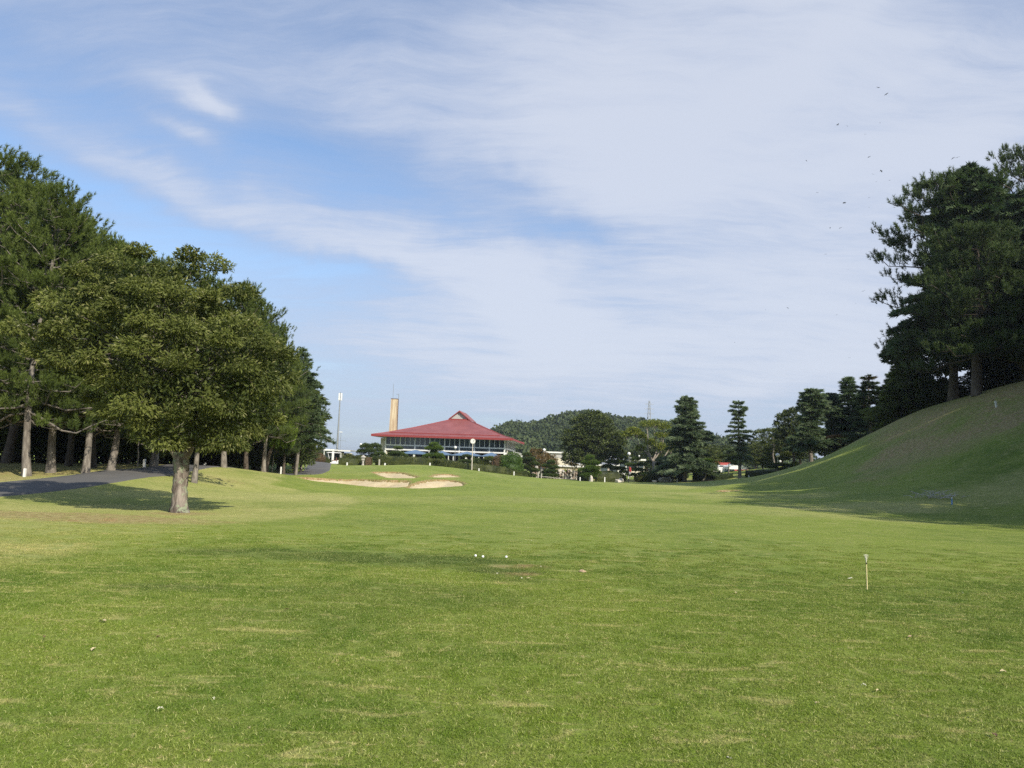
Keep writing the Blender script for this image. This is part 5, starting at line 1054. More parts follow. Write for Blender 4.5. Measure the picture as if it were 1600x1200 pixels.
cylobj('clock_case', (0, 0, z), .36, -.10, .10, m_pole, ck); fc = cylobj('clock_face', (0, 0, z), .325, -.115, -.101, m_white, ck)
simple('hour_mark', [bar((.28*math.sin(a), -.12, z+.28*math.cos(a)), (.24*math.sin(a), -.12, z+.24*math.cos(a)), .03, .012, (0, 1, 0)) for a in np.arange(12)*math.pi/6], m_black, fc)
for a, l in ((math.radians(75), .19), (math.radians(50), .26)): simple('hand', bar((0, -.13, z), (l*math.sin(a), -.13, z+l*math.cos(a)), .03, .012, (0, 1, 0)), m_black, fc)
# white marker posts
m_post = plain('marker_paint', (.74, .73, .68), .6, .08); gp_ = 'white marker posts'
m_postg = plain('weathered_post', (.42, .40, .34), .8)
def post(px, d, top, label, w=.10, tilt=(0, 0), m=None, nm='marker_post'):
    g = G(px, d); z = P(px, top, d)[2]-g[2]; V, F = box(-w/2, w/2, -w/2, w/2, -.15, z); V2 = V.copy(); V2[4:, :2] *= .75; V2[4:, 2] += .03
    o = simple(nm, [(V, F), (np.concatenate([V[4:], V2[4:]]), BOXF)], m or m_post); o.location = g; o.rotation_euler = (tilt[0], tilt[1], 0); tag(o, label, 'post', gp_)
post(38, 32.3, 733, 'white post at the foot of the leftmost curved pine trunk', .085)
post(225, 44.5, 718, 'white post beyond the path between the two young stems', .11)
post(320, 56, 724, 'small white post in the shade behind the grassy crest', .12)
post(438.6, 60.5, 730, 'short white post beside the leaning pine trunk at the crest', .10)
post(476.6, 86, 719, 'white post left of the round brown bush', .12)
post(542.3, 104, 723, 'white post before the low hedge near the golf cart', .16)
post(601.5, 106.5, 724, 'white post at the left end of the long undulating hedge', .18)
post(592.5, 108, 718, 'taller weathered post between the two hedges right of the lantern', .18, m=m_postg)
post(671.8, 106.5, 723.5, 'white post at the right end of the long undulating hedge', .17)
post(748.3, 106, 732, 'white post just right of the clock pole', .14)
post(803, 109.5, 737, 'white post near the low end of the falling hedge', .14, m=m_post)
post(906.3, 108, 746, 'white post left of the bright cone-shaped pine', .14)
post(944.8, 108, 746, 'white post before the straight clipped hedge', .14)
post(1058, 108, 747, 'white post left of the broadest cedar trunk', .16)
post(1170, 103, 743, 'white post right of the slim tiered cedar', .12)
_h = on_ground(1557, 637, 30); post(1557, _h[1], 627, 'leaning white post high on the grassy hill', .10, (R(6), R(-14)))
post(736, 124, 712, 'dark post behind the garden pine', .12, m=m_postg)
# pylon
gpy = np.array([P(1013.5, 700, 520)[0], 520, 8.0]); zt = P(1013.5, 626, 520)[2]-8; py_ = empty('pylon', tuple(gpy), 'steel lattice power pylon on the skyline of the far hill', 'pylon'); m_py = plain('galvanised', (.33, .35, .36), .5)
def wq(z): return 2.6*(1-z/zt)**1.2+.42
lv = [0]+list(np.cumsum(np.linspace(1, .45, 12))/np.cumsum(np.linspace(1, .45, 12))[-1]*zt); G_ = []
for a, b in ((-1, -1), (1, -1), (1, 1), (-1, 1)):
    for i in range(12): G_.append(bar((a*wq(lv[i]), b*wq(lv[i]), lv[i]), (a*wq(lv[i+1]), b*wq(lv[i+1]), lv[i+1]), .22))
simple('leg_frame', G_, m_py, py_); G_ = []
for i in range(12):
    for (a, b), (c_, e) in (((-1, -1), (1, -1)), ((1, -1), (1, 1)), ((1, 1), (-1, 1)), ((-1, 1), (-1, -1))):
        G_.append(bar((a*wq(lv[i]), b*wq(lv[i]), lv[i]), (c_*wq(lv[i+1]), e*wq(lv[i+1]), lv[i+1]), .12)); G_.append(bar((c_*wq(lv[i]), e*wq(lv[i]), lv[i]), (a*wq(lv[i+1]), b*wq(lv[i+1]), lv[i+1]), .12))
simple('bracing', G_, m_py, py_)
for t in (.78, .86, .94): simple('cross_arm', [bar((-3.2*(1.5-t)-1.2, 0, zt*t), (3.2*(1.5-t)+1.2, 0, zt*t), .18), bar((-3.2*(1.5-t)-1.2, 0, zt*t), (0, 0, zt*t+1.0), .12), bar((3.2*(1.5-t)+1.2, 0, zt*t), (0, 0, zt*t+1.0), .12)], m_py, py_)
# ------------------------------------------------------------------ car shed, golf cart
m_shed = plain('shed_wall', (.28, .26, .22), .85, .15)
g = G(537, 128); sh = empty('cart_shed', (g[0], 128, g[2]), 'open white-edged flat roofed shed behind the golf cart', 'shed')
zr = P(537, 704, 128)[2]-g[2]
def lx(px, d=128): return P(px, 715, d)[0]-g[0]
simple('roof', [box(lx(512), lx(528), -3.2, 3, zr-.15, zr+.12)], m_white, sh); simple('roof', [box(lx(529), lx(549), -1, 5, zr-.05, zr+.10)], m_grayw, sh)
simple('post', [box(lx(525), lx(528), -3.1, -2.85, -.8, zr-.15)], m_white, sh); simple('post', [box(lx(512.5), lx(513.3), -3.1, -2.85, -.8, zr-.15)], m_white, sh)
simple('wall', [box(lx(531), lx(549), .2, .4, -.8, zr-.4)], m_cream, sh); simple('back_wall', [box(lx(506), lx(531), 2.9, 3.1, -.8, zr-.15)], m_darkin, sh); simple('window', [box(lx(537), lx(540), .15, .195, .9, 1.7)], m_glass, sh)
simple('gutter', [box(lx(529), lx(549), -1.1, -1.0, zr-.15, zr)], m_white, sh)
def golf_cart(loc, rz, label):
    t = empty('golf_cart', loc, label, 'golf cart', 'golf carts', rz); m_seat = plain('brown_seat', (.16, .07, .04), .6)
    V = np.array([(-1.15, -.55, .35), (1.15, -.55, .35), (1.15, .55, .35), (-1.15, .55, .35), (-1.15, -.55, .62), (1.1, -.5, .78), (1.1, .5, .78), (-1.15, .55, .62)])
    simple('body', [box(-1.2, 1.2, -.56, .56, .28, .44), (np.array([(.55, -.5, .44), (1.22, -.46, .44), (1.22, .46, .44), (.55, .5, .44), (.62, -.46, .98), (1.0, -.4, .72), (1.0, .4, .72), (.62, .46, .98)]), BOXF), box(-1.2, -.5, -.52, .52, .44, .74), box(-.4, .15, -.5, .5, .44, .66)], m_white, t)
    simple('roof', [(np.array([(-1.1, -.6, 1.80), (.95, -.6, 1.80), (.95, .6, 1.80), (-1.1, .6, 1.80), (-1.0, -.5, 1.88), (.8, -.5, 1.88), (.8, .5, 1.88), (-1.0, .5, 1.88)]), BOXF)], m_white, t)
    for s in (-1, 1):
        simple('roof_post', [bar((.62, s*.46, .98), (.85, s*.5, 1.80), .05)], m_white, t); simple('roof_post', [bar((-1.1, s*.46, .74), (-1.0, s*.5, 1.80), .05)], m_white, t)
        for xw in (-.8, .82): w = simple('wheel', tube([(xw, s*.44-.09, .24), (xw, s*.44+.09, .24)], [.24, .24], 14), m_black, t, False); simple('hub', uvs((xw, s*.50, .24), .12, 10, 6, (1, .5, 1)), m_white, w)
        simple('headlight', uvs((1.12, s*.33, .60), .07, 8, 6), m_globe, t)
    simple('seat', [box(-.38, .12, -.46, .46, .66, .78)], m_seat, t); simple('backrest', [box(-.46, -.38, -.46, .46, .74, 1.15)], m_seat, t); simple('seat', [box(-1.0, -.6, -.46, .46, .745, .84)], m_seat, t)
    simple('windscreen', [bar((.64, 0, 1.02), (.84, 0, 1.76), .9, .012, (0, 1, 0))], m_glass, t)
    simple('steering_wheel', [bar((.5, -.22, 1.0), (.62, -.22, .8), .03), bar((.42, -.38, 1.02), (.42, -.06, 1.02), .03)], m_black, t); simple('golf_bag', [tube([(-1.3, .2, .55), (-1.38, .2, 1.25)], [.12, .14], 8)], m_black, t)
    return t
g = G(520, 112); golf_cart((g[0], 112, g[2]), R(200), 'white golf cart with roof parked at the end of the cart path')
g = G(484, 128); golf_cart((g[0]-1.6, 128, g[2]), R(185), 'white golf cart half hidden behind the round brown bush')
# stone lantern and small rocks
m_stone = plain('garden_stone', (.40, .37, .32), .9, .3, 4, bump=.5); m_rock = plain('pale_rock', (.55, .50, .43), .9, .25, 3, bump=.6); m_rockd = plain('brown_rock', (.34, .26, .20), .9, .4, 2.5, bump=.6)
g = G(567, 111); sl_ = empty('stone_lantern', tuple(g), 'grey stone lantern between the clipped bushes left of the clubhouse', 'lantern')
zz = P(567, 711, 111)[2]-g[2]; simple('pedestal', tube([(0, 0, -.1), (0, 0, .15), (0, 0, zz-.75)], [.3, .16, .14], 8), m_stone, sl_); simple('light_chamber', box(-.2, .2, -.2, .2, zz-.75, zz-.35), m_stone, sl_); simple('cap_stone', tube([(0, 0, zz-.35), (0, 0, zz-.25), (0, 0, zz)], [.42, .38, .05], 6), m_stone, sl_)
def rock_geo(seed, sx, sy, sz):
    rng = np.random.default_rng(seed); V, F = uvs((0, 0, 0), 1, 12, 8); dn = rng.normal(size=(9, 3)); dn = unit(dn); f = np.ones(len(V))
    for q in dn: dd = V@q; f = np.where(dd > .62, f*(.62/np.maximum(dd, .3)), f)
    V = V*np.clip(f, .55, 1.1)[:, None]*np.array([sx, sy, sz]); V[:, 2] += sz*.45; return V, F
def rock(px, d, s, label, m, seed, group='garden rocks', dx=0):
    g = G(px, d); o = simple('rock', rock_geo(seed, *s), m); o.location = (g[0]+dx, g[1], g[2]-.05); tag(o, label, 'rock', group); return o
rock(965, 108.5, (.75, .5, .38), 'pale flat rock on the bare bank left of the flag', m_rock, 1)
rock(969, 110, (.5, .4, .6), 'pale rock leaning behind the flat one left of the flag', m_rock, 2)
rock(1023, 107.5, (.5, .4, .35), 'small pale rock right of the widest clipped mound', m_rock, 3)
rock(1036, 110, (.9, .6, .8), 'largest white rock left of the broadest cedar', m_rock, 4)
rock(1045, 110.5, (.7, .5, .55), 'white rock close beside the largest one', m_rock, 5)
rock(923, 108.8, (.35, .3, .7), 'upright pale stone under the bright cone-shaped pine', m_rock, 6)
rock(1110, 106.8, (.9, .5, .22), 'low stone in the soil between the leaning garden pine and the slim cedar', m_rockd, 7)
rock(773, 112.5, (.35, .3, .9), 'pinkish upright stone under the reddish bush', m_rock, 8)
rock(781, 112.5, (.4, .3, .5), 'pinkish low stone left of the bright shrub', m_rock, 9)
# retaining wall of boulders with a post fence
xa, xb = P(829, 742, 117)[0], P(905, 742, 117)[0]; g0 = G(865, 116)
wl = empty('retaining_wall', (g0[0], 117, g0[2]), 'rough boulder retaining wall between the falling hedge and the bright cone pine', 'wall')
rng = np.random.default_rng(5); topz = P(865, 734.5, 117)[2]-g0[2]
simple('bank', [box(xa-g0[0], xb-g0[0], .5, 4.5, -.8, topz-.15)], m_soil, wl); x = xa-g0[0]
while x < xb-g0[0]:
    w = rng.uniform(.35, .75); z = -.2
    while z < topz-.2:
        h_ = rng.uniform(.45, 1.0); o = simple('boulder', rock_geo(int(rng.integers(1e6)), w*.55, .45, h_*.62), (m_rockd, m_rock, m_stone)[int(rng.integers(3))], wl); o.location = (x+w/2, .25+rng.uniform(-.1, .1), z); o.rotation_euler = (0, rng.uniform(-.2, .2), rng.uniform(-.4, .4)); z += h_*.8
    x += w*.85
tp_ = [(xa-g0[0]-.2+i*(xb-xa+.4)/14, .8+.15*(i % 2)) for i in range(15)]
V, F = uvs((0, 0, 0), 1, 8, 6); simple('turf_top', [box(xa-g0[0]-.1, xb-g0[0]+.1, .35, 4.5, topz-.15, topz+.10)], m_turf, wl)
for i, px in enumerate((824, 829, 834, 840, 846)):
    g = G(px, 113.3-i*.1); z = P(px, 738+i*.4, 113)[2]-g[2]; rng = np.random.default_rng(px)
    o = simple('fence_post', [tube([(0, 0, -.1), (.05*rng.normal(), 0, z*.5), (0, 0, z)], [.13, .11, .10], 7)], m_stone); o.location = g; tag(o, ['pale log post at the hedge end of the stone wall, first of the row', 'second log post of the row before the stone wall', 'third log post of the row before the stone wall', 'fourth log post of the row before the stone wall', 'last log post of the row before the stone wall'][i], 'post', 'log posts before the stone wall')
g1 = G(824, 113.2); g2 = G(900, 113.2)
rl = simple('fence_rail', [tube(curve(g1+[0, 0, .75]-g1, (g1*.6+g2*.4)+[0, 0, .35]-g1, -.15, 8), .045, 6), tube(curve((g1*.6+g2*.4)+[0, 0, .35]-g1, g2+[0, 0, .18]-g1, -.05, 8), .045, 6)], m_stone); rl.location = g1; tag(rl, 'pale sagging rail running low before the stone wall', 'rail')
# flag
g = G(982, 108.5); z = P(982, 729, 108.5)[2]-g[2]; fl = empty('flag', tuple(g), 'limp red and white flag on a thin stick before the garden', 'flag'); m_red = plain('red_cloth', (.62, .13, .11), .7, .2, 6); m_wcl = plain('white_cloth', (.75, .70, .66), .7)
simple('stick', tube([(0, 0, -.1), (0, 0, z)], [.035, .03], 6), m_black, fl)
def cloth(z0, z1, w0, w1):
    V = []; n = 9
    for i, zq in enumerate(np.linspace(z0, z1, 7)):
        w = w0+(w1-w0)*i/6
        for j in range(n): V.append((.03+w*j/(n-1), .06*math.sin(j*1.6+i*.5), zq-.12*j/(n-1)))
    F = [(i*n+j, i*n+j+1, (i+1)*n+j+1, (i+1)*n+j) for i in range(6) for j in range(n-1)]; return np.array(V), np.array(F)
simple('cloth', cloth(z, z-.65, .30, .34), m_red, fl); simple('cloth', cloth(z-.65, z-1.0, .34, .22), m_wcl, fl); simple('white_band', tube([(0, 0, z-1.7), (0, 0, z-1.3)], .05, 6), m_wcl, fl)
# ------------------------------------------------------------------ other buildings behind the garden
def bld(px0, px1, d, top, label, mroof, mwall, over=.25, deep=7.0, name='building', pitched=None, base=None, cat='building', wins=0):
    g = G((px0+px1)/2, d); x0 = P(px0, top, d)[0]; x1 = P(px1, top, d)[0]; xm = (x0+x1)/2; z = P((px0+px1)/2, top, d)[2]-g[2]
    t = empty(name, (xm, d, g[2]), label, cat); a, b = x0-xm, x1-xm
    if pitched is None:
        simple('wall', box(a+over, b-over, 0, deep, -.8, z-.3), mwall, t); simple('roof', box(a, b, -.4, deep+.4, z-.3, z), mroof, t)
    else:
        e = z-pitched; simple('wall', box(a+over, b-over, .3, deep-.3, -.8, e), mwall, t)
        ym = deep/2; V = np.array([(a, -.3, e), (b, -.3, e), (b-pitched*.8, ym, z), (a+pitched*.8, ym, z), (b, deep+.3, e), (a, deep+.3, e)])
        simple('roof', [(V, np.array([(0, 1, 2, 3), (3, 2, 4, 5)])), (V, np.array([(1, 4, 2), (0, 3, 5)]))], mroof, t)
        simple('eave', [box(a, b, -.32, -.22, e-.2, e+.02)], m_white, t)
    for i in range(wins):
        xw = a+over+(b-a-2*over)*(i+.5)/wins; w = (b-a)/wins*.36; zz = (z if pitched is None else z-pitched)-.5; simple('window', box(xw-w, xw+w, (-.06 if pitched is None else .24), (-.003 if pitched is None else .297), zz-1.1, zz), m_glass, t)
    return t
m_groof = plain('grey_roof', (.26, .27, .28), .6, .12); m_ywall = plain('pale_yellow_wall', (.68, .58, .36), .8, .08); m_pink = plain('pinkish_wall', (.50, .43, .38), .85, .1)
t = bld(848, 898, 158, 706, 'flat roofed pale annex with a row of grey panels right of the clubhouse', m_white, m_cream, deep=6); z = P(873, 706, 158)[2]-t.location.z
for i in range(9): simple('panel', box(-3.0+i*.72, -3.0+i*.72+.64, -.05, -.003, z-1.25, z-.36), m_grayw, t)
bld(866, 912, 136, 727, 'low building with a pale yellow wall behind the stone wall', m_white, m_ywall, deep=6)
bld(893, 968, 142, 718, 'long grey-roofed building behind the bright cone pine', m_groof, m_pink, pitched=.9, deep=8, wins=5)
bld(925, 965, 165, 704, 'grey hipped roof house with white ridge behind the great tree', m_groof, m_white, pitched=1.1, deep=8)
bld(955, 992, 158, 712, 'grey roofed house behind the flag lamp', m_groof, m_white, pitched=1.0, deep=8, wins=3)
bld(983, 1009, 140, 717, 'small white framed kiosk right of the flag', m_white, m_cream, deep=3, wins=2)
t = bld(1108, 1173, 150, 718, 'building with a bright red roof seen between the two lone cedars', plain('bright_red_roof', (.40, .075, .055), .5, .1), m_shed, pitched=2.2, deep=9, wins=4)
# cars by the red roofed building
def car(px, d, rz, paint, label):
    g = G(px, d); t = empty('parked_car', tuple(g), label, 'car', 'cars parked by the red roofed building', rz); V = []
    prof = [(-2.1, .35), (-2.15, .75), (-1.9, .98), (-1.35, 1.05), (-.75, 1.42), (.55, 1.45), (1.2, 1.0), (1.95, .88), (2.12, .6), (2.1, .35)]
    n = len(prof); V = np.array([(x, s*(.82 if z < 1.1 else .62), z) for s in (-1, 1) for x, z in prof]); F4 = [(i, i+1, n+i+1, n+i) for i in range(n-1)]+[(0, n, 2*n-1, n-1)]
    me = bpy.data.meshes.new('body'); me.from_pydata([tuple(v) for v in V], [], [f for f in F4]+[tuple(range(n))[::-1], tuple(range(n, 2*n))]); me.materials.append(paint); me.update(); link('body', me, t)
    for s in (-1, 1):
        simple('side_window', [(np.array([(-1.2, s*.80, 1.06), (1.05, s*.80, 1.04), (.5, s*.66, 1.38), (-.7, s*.66, 1.38), (-1.2, s*.83, 1.06), (1.05, s*.83, 1.04), (.5, s*.69, 1.38), (-.7, s*.69, 1.38)]), BOXF)], m_glass, t)
        for xw in (-1.35, 1.35): simple('wheel', tube([(xw, s*.72-.1, .32), (xw, s*.72+.12, .32)], [.32, .32], 12), m_black, t)
    simple('windscreen', [(np.array([(1.22, -.72, 1.03), (1.22, .72, 1.03), (.6, .58, 1.42), (.6, -.58, 1.42), (1.26, -.72, 1.05), (1.26, .72, 1.05), (.64, .58, 1.44), (.64, -.58, 1.44)]), BOXF)], m_glass, t)
m_green = plain('green_paint', (.10, .30, .16), .4)
for px, d, rz, m_, lb in [(1112, 141, .3, m_white, 'white car left under the bright red roof'), (1128, 143, .2, m_white, 'white car in the middle under the bright red roof'), (1119, 146, .1, m_green, 'green car behind the white ones'), (1149, 141, .4, m_white, 'white car left of the slim cedar trunk')]:
    g = G(px, d); car(px, d, rz, m_, lb); 
# ------------------------------------------------------------------ small things on the fairway
def onflat(px, py): return on_ground(px, py, 15)
m_ball = plain('ball_white', (.85, .84, .80), .35, .02); m_bamb = plain('bamboo', (.60, .52, .26), .5, .1, 8); m_fray = plain('frayed_tip', (.80, .77, .60), .8)
for px, py, lb in [(743, 869, 'leftmost of the three golf balls on the fairway'), (754.5, 870.5, 'middle one of the three golf balls, close to the leftmost'), (791, 871, 'golf ball lying apart, right of the other two')]:
    g = onflat(px, py+1.5); o = simple('golf_ball', uvs((0, 0, .0213), .0213, 20, 14), m_ball, None, True); o.location = (g[0], g[1], g[2]+.004); tag(o, lb, 'golf ball', 'golf balls on the fairway')
g = onflat(1355, 923); st = empty('distance_stick', tuple(g), 'upright pale yellow stick with black ring and frayed white tip in the turf', 'stick'); z = P(1354, 881, g[1])[2]-g[2]; st.rotation_euler = (0, R(-1.2), 0)
simple('shaft', tube([(0, 0, -.05), (0, 0, z*.5), (0, 0, z-.0)], [.010, .0095, .0085], 10), m_bamb, st, True); simple('ring', tube([(0, 0, z-.003), (0, 0, z+.016)], [.0115, .0115], 10), m_black, st); z += .016
rng = np.random.default_rng(2); simple('bristles', [tube([(0, 0, z), (a*.3, b*.3, z+.05), (a, b, z+.115)], [.003, .002, .0012], 4) for a, b in rng.normal(size=(26, 2))*.016], m_fray, st)
simple('socket', tube([(0, 0, -.03), (0, 0, .008)], [.022, .02], 10), m_bamb, st)
g = onflat(1487.5, 788.5); z = P(1487, 777, g[1])[2]-g[2]; bs = empty('blue_stake', tuple(g), 'thin blue stake at the shaded foot of the hill', 'stake'); m_blue = plain('blue_plastic', (.13, .30, .62), .4)
simple('shaft', tube([(0, 0, -.1), (0, 0, z)], [.03, .028], 8), m_blue, bs, True); simple('tip', tube([(0, 0, z-.06), (0, 0, z+.003)], [.034, .03], 8), m_white, bs)
# earth clod, divots, dry leaves
m_clod = plain('dry_earth', (.42, .30, .19), .95, .3, 20, bump=.6); m_dleaf = plain('dry_leaf', (.50, .42, .24), .8, .25, 20); m_dleafb = plain('brown_leaf', (.16, .10, .06), .8, .25, 20); m_pleaf = plain('pale_leaf', (.62, .60, .44), .7, .15, 20)
for px, py, s, lb in [(909, 895, .05, 'lump of dry earth and roots on the fairway')]:
    g = onflat(px, py); o = simple('earth_clod', [tuple([rock_geo(5, s, s*.8, s*.7)[0], rock_geo(5, 1, 1, 1)[1]]), (rock_geo(6, s*.6, s*.6, s*.5)[0]+[s*.9, .01, 0], rock_geo(6, 1, 1, 1)[1])], m_clod); o.location = g; tag(o, lb, 'clod')
def fallen_leaf(px, py, L, m, lb, rz, seed):
    g = onflat(px, py); rng = np.random.default_rng(seed); V = []; n = 7
    for i in range(n):
        t = i/(n-1); w = L*.26*math.sin(math.pi*min(1, t*.96+.04))**.7; z = .010+.010*math.sin(t*3)+.01*rng.random()
        V += [((t-.5)*L, -w, z+.008), ((t-.5)*L, 0, z), ((t-.5)*L, w, z+.006)]
    F = np.array([(3*i+j, 3*i+j+1, 3*i+4+j, 3*i+3+j) for i in range(n-1) for j in range(2)]); o = simple('fallen_leaf', (np.array(V), F), m); o.location = (g[0], g[1], g[2]+.012); o.rotation_euler = (rng.normal()*.15, rng.normal()*.15, rz); tag(o, lb, 'leaf', 'fallen leaves on the fairway')
LV = [(1329, 907, .10, m_pleaf, 'pale leaf lying left of the upright stick'), (777, 900, .05, m_pleaf, 'small pale leaf left below the dark patch'), (814, 907, .055, m_pleaf, 'pale leaf under the dark bare patch'), (826, 907.5, .08, m_dleaf, 'torn straw-coloured leaf right of the pale leaf under the bare patch'), (845, 889, .05, m_pleaf, 'small pale leaf right of the bare patch'),
      (1130, 885, .06, m_dleafb, 'brown leaf alone between the earth clod and the upright stick'), (1422, 1000, .07, m_clod, 'pinkish brown scrap right below the upright stick'), (1149, 930, .07, m_dleaf, 'straw-coloured scrap left below the stick'), (1350, 1078, .045, m_pleaf, 'pale leaf in the lower right foreground'), (1373, 1087, .06, m_dleaf, 'curled pale leaf beside the one in the lower right foreground'),
      (1555, 1157, .06, m_dleafb, 'brown leaf near the lower right corner'), (1138, 1195, .05, m_pleaf, 'pale leaf at the bottom edge'), (1278, 1106, .05, m_dleaf, 'straw-coloured leaf in the lower middle right'), (145, 1021, .08, m_dleaf, 'straw-coloured scrap of turf at the left'), (160, 976, .10, m_dleaf, 'long dry leaf at the left, the farther one'), (249, 1116, .045, m_pleaf, 'pale leaf in the lower left foreground'),
      (70, 1001, .05, m_dleafb, 'dark scrap at the far left'), (448, 957, .05, m_dleafb, 'dark scrap in the left foreground'), (245, 1001, .04, m_dleafb, 'dark scrap between the pale turf scrap and the damp patch'), (334, 1100, .04, m_pleaf, 'tiny pale leaf in the middle of the lower left'), (1567, 1055, .07, m_dleaf, 'dry leaf at the right, above the brown one'), (1504, 930, .05, m_pleaf, 'pale leaf right of the upright stick'), (390, 1147, .04, m_dleaf, 'dry leaf near the bottom left')]
for i, l in enumerate(LV): fallen_leaf(l[0], l[1], l[2]*.8, *l[3:], i*1.1, i)
# brushwood heap
g = onflat(1466, 780); rng = np.random.default_rng(9); tw = []
for i in range(60):
    a = rng.random()*math.pi*2; p = rng.normal(size=3)*[.5, .35, .0]; h_ = abs(rng.normal())*.22*math.exp(-(p[0]**2+p[1]**2)); q = p+[0, 0, .02+h_]; tw.append(tube([q, q+[math.cos(a)*.25, math.sin(a)*.25, rng.random()*.15], q+[math.cos(a+.3)*.5, math.sin(a+.3)*.5, rng.random()*.25]], [.012, .010, .006], 4))
o = simple('brushwood_heap', tw, plain('pale_twigs', (.45, .42, .38), .8, .2)); o.location = g; tag(o, 'small heap of pale twigs at the foot of the hill left of the blue stake', 'twigs')
# ------------------------------------------------------------------ birds
m_bird = plain('dark_feathers', (.03, .03, .032), .7)
def bird_mesh(fl):
    b = uvs((0, 0, 0), 1, 8, 6, (.26, .085, .075)); hd = uvs((.27, 0, .02), .06, 6, 5); parts = [b, hd, (np.array([(.30, -.015, .02), (.30, .015, .02), (.40, 0, .01), (.30, 0, .04)]), np.array([(0, 1, 2), (1, 3, 2), (3, 0, 2)]))]
    for s in (-1, 1):
        V = np.array([(.12, s*.05, .03), (-.12, s*.05, .03), (.16, s*.35, .03+.18*fl), (-.12, s*.33, .02+.16*fl), (.02, s*.70, .03+.10*fl), (-.16, s*.66, .02+.08*fl), (-.10, s*.78, .02+.05*fl)])
        Vt = V+[0, 0, .012]; F = np.array([(0, 1, 3, 2), (2, 3, 5, 4)]); F2 = F[:, ::-1]+7; side = np.array([(0, 2, 9, 7), (2, 4, 11, 9), (4, 6, 13, 11), (6, 5, 12, 13), (5, 3, 10, 12), (3, 1, 8, 10)]); parts.append((np.concatenate([V, Vt]), np.concatenate([F, F2, side, [(4, 5, 6, 6+0)]*0+[(4, 5, 12, 11)]]))) 
    T_ = np.array([(-.22, -.04, 0), (-.22, .04, 0), (-.46, .09, 0), (-.46, -.09, 0), (-.22, -.04, .012), (-.22, .04, .012), (-.46, .09, .012), (-.46, -.09, .012)]); parts.append((T_, BOXF))
    return np_mesh('bird', [(a, f, 0, None, False) for a, f in parts], [m_bird])
BM = [bird_mesh(f) for f in (.2, 1.1, -.7)]; rng = np.random.default_rng(12)
for px, py, s in [(1372, 137, 1), (1385, 147, 1.1), (1309, 195, 1.1), (1324, 197, 1), (1375, 192, .7), (1352, 210, .7), (1358, 245, 1), (1377, 267, 1.2), (1364, 272, 1), (1369, 284, .7), (1390, 282, .9), (1260, 251, .7), (1277, 301, .8), (1319, 317, 1.3), (1358, 309, .7), (1358, 324, .6), (1397, 324, .9),
                  (1297, 356, .9), (1313, 356, 1.1), (1290, 397, .9), (1325, 421, .5), (1349, 455, .9), (1489, 247, 1), (1496, 246, 1.1), (1231, 481, .8), (1337, 474, .6), (1307, 492, .7), (1196, 484, .5), (1148, 535, .6), (1327, 559, .8), (1194, 495, .5), (1275, 577, .5)]:
    d = 75/s**.5; p = P(px, py, d); o = link('bird', BM[int(rng.integers(3))]); o.location = p; o.scale = (s*.26,)*3; o.rotation_euler = (rng.normal()*.35, rng.normal()*.25, rng.random()*6.28); tag(o, 'small dark bird circling high in the sky beside the hill trees', 'bird', 'flock of birds in the sky')
# ------------------------------------------------------------------ turf blades in the foreground
def blade_mat():
    m, T = mat('turf_blades'); c, g_, s_ = turf_color(T, True); at = T.node('ShaderNodeAttribute'); at.attribute_name = 'rnd'
    c = T.mix(T.ramp(at.outputs['Fac'], .90, 1.02), c, rgb(.33, .33, .12)); s = T.node('ShaderNodeVectorMath', operation='SCALE'); T.l.new(c, s.inputs[0]); T.l.new(T.m('MULTIPLY_ADD', at.outputs['Fac'], .5, 1.10), s.inputs['Scale'])
    T.l.new(s.outputs[0], T.b.inputs['Base Color']); T.b.inputs['Roughness'].default_value = .5; T.b.inputs['Specular IOR Level'].default_value = .3
    tr = T.node('ShaderNodeBsdfTranslucent'); T.l.new(s.outputs[0], tr.inputs[0]); mx = T.node('ShaderNodeMixShader'); mx.inputs[0].default_value = .3; T.l.new(T.b.outputs[0], mx.inputs[1]); T.l.new(tr.outputs[0], mx.inputs[2]); T.l.new(mx.outputs[0], T.o.inputs[0]); return m
m_blade = blade_mat()
def turf_tile(seed, n=820, size=.30):
    rng = np.random.default_rng(seed); C = np.zeros((n, 3)); C[:, :2] = (rng.random((n, 2))-.5)*size; C[:, 2] = -.004; D = rng.normal(size=(n, 3))*[.75, .75, .2]; D[:, 2] = np.abs(D[:, 2])+.62; D = unit(D); L = .014+.012*rng.random(n); rr = rng.random(n)
    S = unit(np.cross(D, unit(rng.normal(size=(n, 3))))); w = .0013+.0008*rng.random(n); k = rr > .96; L[k] *= 1.4; D2 = unit(D+[0, 0, -.35]+.3*rng.normal(size=(n, 3)))
    a = C-S*w[:, None]; b = C+S*w[:, None]; mid = C+D*(L*.55)[:, None]; tip = mid+D2*(L*.5)[:, None]
    V = np.stack([a, b, mid+S*w[:, None]*.8, mid-S*w[:, None]*.8, tip], 1).reshape(-1, 3); i = np.arange(n)*5; F = np.stack([i, i+1, i+2, i+3], 1); F3 = np.stack([i+3, i+2, i+4], 1)
    me = bpy.data.meshes.new('turf_tuft'); me.vertices.add(len(V)); me.vertices.foreach_set('co', V.astype(np.float32).ravel()); L_ = np.concatenate([F.ravel(), F3.ravel()]); me.loops.add(len(L_)); me.loops.foreach_set('vertex_index', L_.astype(np.int32)); me.polygons.add(2*n)
    st_ = np.concatenate([np.arange(n)*4, 4*n+np.arange(n)*3]); me.polygons.foreach_set('loop_start', st_.astype(np.int32)); me.update(calc_edges=True); at = me.attributes.new('rnd', 'FLOAT', 'POINT'); at.data.foreach_set('value', np.repeat(rr, 5).astype(np.float32)); me.materials.append(m_blade); return me
GR = []
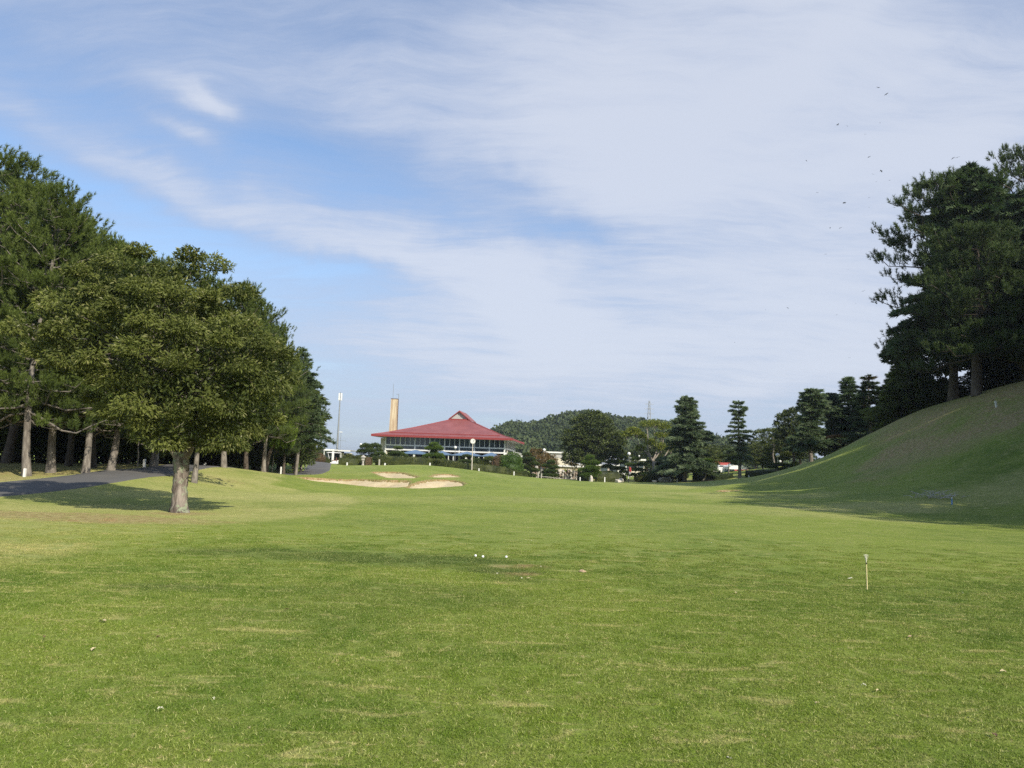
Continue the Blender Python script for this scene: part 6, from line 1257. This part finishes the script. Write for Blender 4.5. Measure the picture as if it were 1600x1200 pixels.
for s_ in range(4):
    gq_ = .215; sel = []
    gx = np.arange(-14, 14, gq_); gy = np.arange(2.4, 18.5, gq_); X, Y = np.meshgrid(gx, gy); rng = np.random.default_rng(200+s_); X = X.ravel()+rng.normal(size=X.size)*.05; Y = Y.ravel()+rng.normal(size=Y.size)*.05
    pick = np.random.default_rng(99).integers(0, 4, X.size) == s_; k = pick & (np.abs(X) < Y*.72+1.2) & (rng.random(X.size) < 1.05-sstep(8, 18.5, Y)); X = X[k]; Y = Y[k]; n = len(X); Z = base_h(X, Y)
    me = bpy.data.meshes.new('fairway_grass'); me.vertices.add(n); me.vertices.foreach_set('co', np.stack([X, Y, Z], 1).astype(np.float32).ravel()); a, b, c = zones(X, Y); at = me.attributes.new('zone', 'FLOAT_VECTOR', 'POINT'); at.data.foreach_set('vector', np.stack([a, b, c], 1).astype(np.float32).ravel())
    at = me.attributes.new('turn', 'FLOAT', 'POINT'); at.data.foreach_set('value', (rng.random(n)*6.28).astype(np.float32)); me.materials.append(m_blade)
    tuft = bpy.data.objects.new('turf_tuft', turf_tile(300+s_))
    ng = bpy.data.node_groups.new('scatter_turf', 'GeometryNodeTree'); ng.interface.new_socket('Geometry', in_out='INPUT', socket_type='NodeSocketGeometry'); ng.interface.new_socket('Geometry', in_out='OUTPUT', socket_type='NodeSocketGeometry')
    N = ng.nodes; gi = N.new('NodeGroupInput'); go = N.new('NodeGroupOutput'); io = N.new('GeometryNodeInstanceOnPoints'); oi = N.new('GeometryNodeObjectInfo'); oi.inputs['Object'].default_value = tuft; na = N.new('GeometryNodeInputNamedAttribute'); na.data_type = 'FLOAT'; na.inputs['Name'].default_value = 'turn'; cx = N.new('ShaderNodeCombineXYZ')
    m2p = N.new('GeometryNodeMeshToPoints')
    ng.links.new(gi.outputs[0], m2p.inputs['Mesh']); ng.links.new(m2p.outputs[0], io.inputs['Points']); ng.links.new(oi.outputs['Geometry'], io.inputs['Instance']); ng.links.new(na.outputs[0], cx.inputs[2]); ng.links.new(cx.outputs[0], io.inputs['Rotation']); ng.links.new(io.outputs[0], go.inputs[0])
    o = link('fairway_grass', me); md = o.modifiers.new('scatter', 'NODES'); md.node_group = ng; tag(o, kind='stuff')

# ------------------------------------------------------------------ air
hz = bpy.data.materials.new('air'); hz.use_nodes = True; T = NT(hz.node_tree); T.n.clear()
v = T.node('ShaderNodeVolumePrincipled'); v.inputs['Density'].default_value = 0.00020; v.inputs['Color'].default_value = rgb(0.80, 0.87, 0.97); v.inputs['Anisotropy'].default_value = 0.2
o_ = T.node('ShaderNodeOutputMaterial'); T.l.new(v.outputs[0], o_.inputs['Volume'])
tag(simple('haze', box(-4300, 4300, -700, 5600, -3.5, 54), hz), kind='stuff')
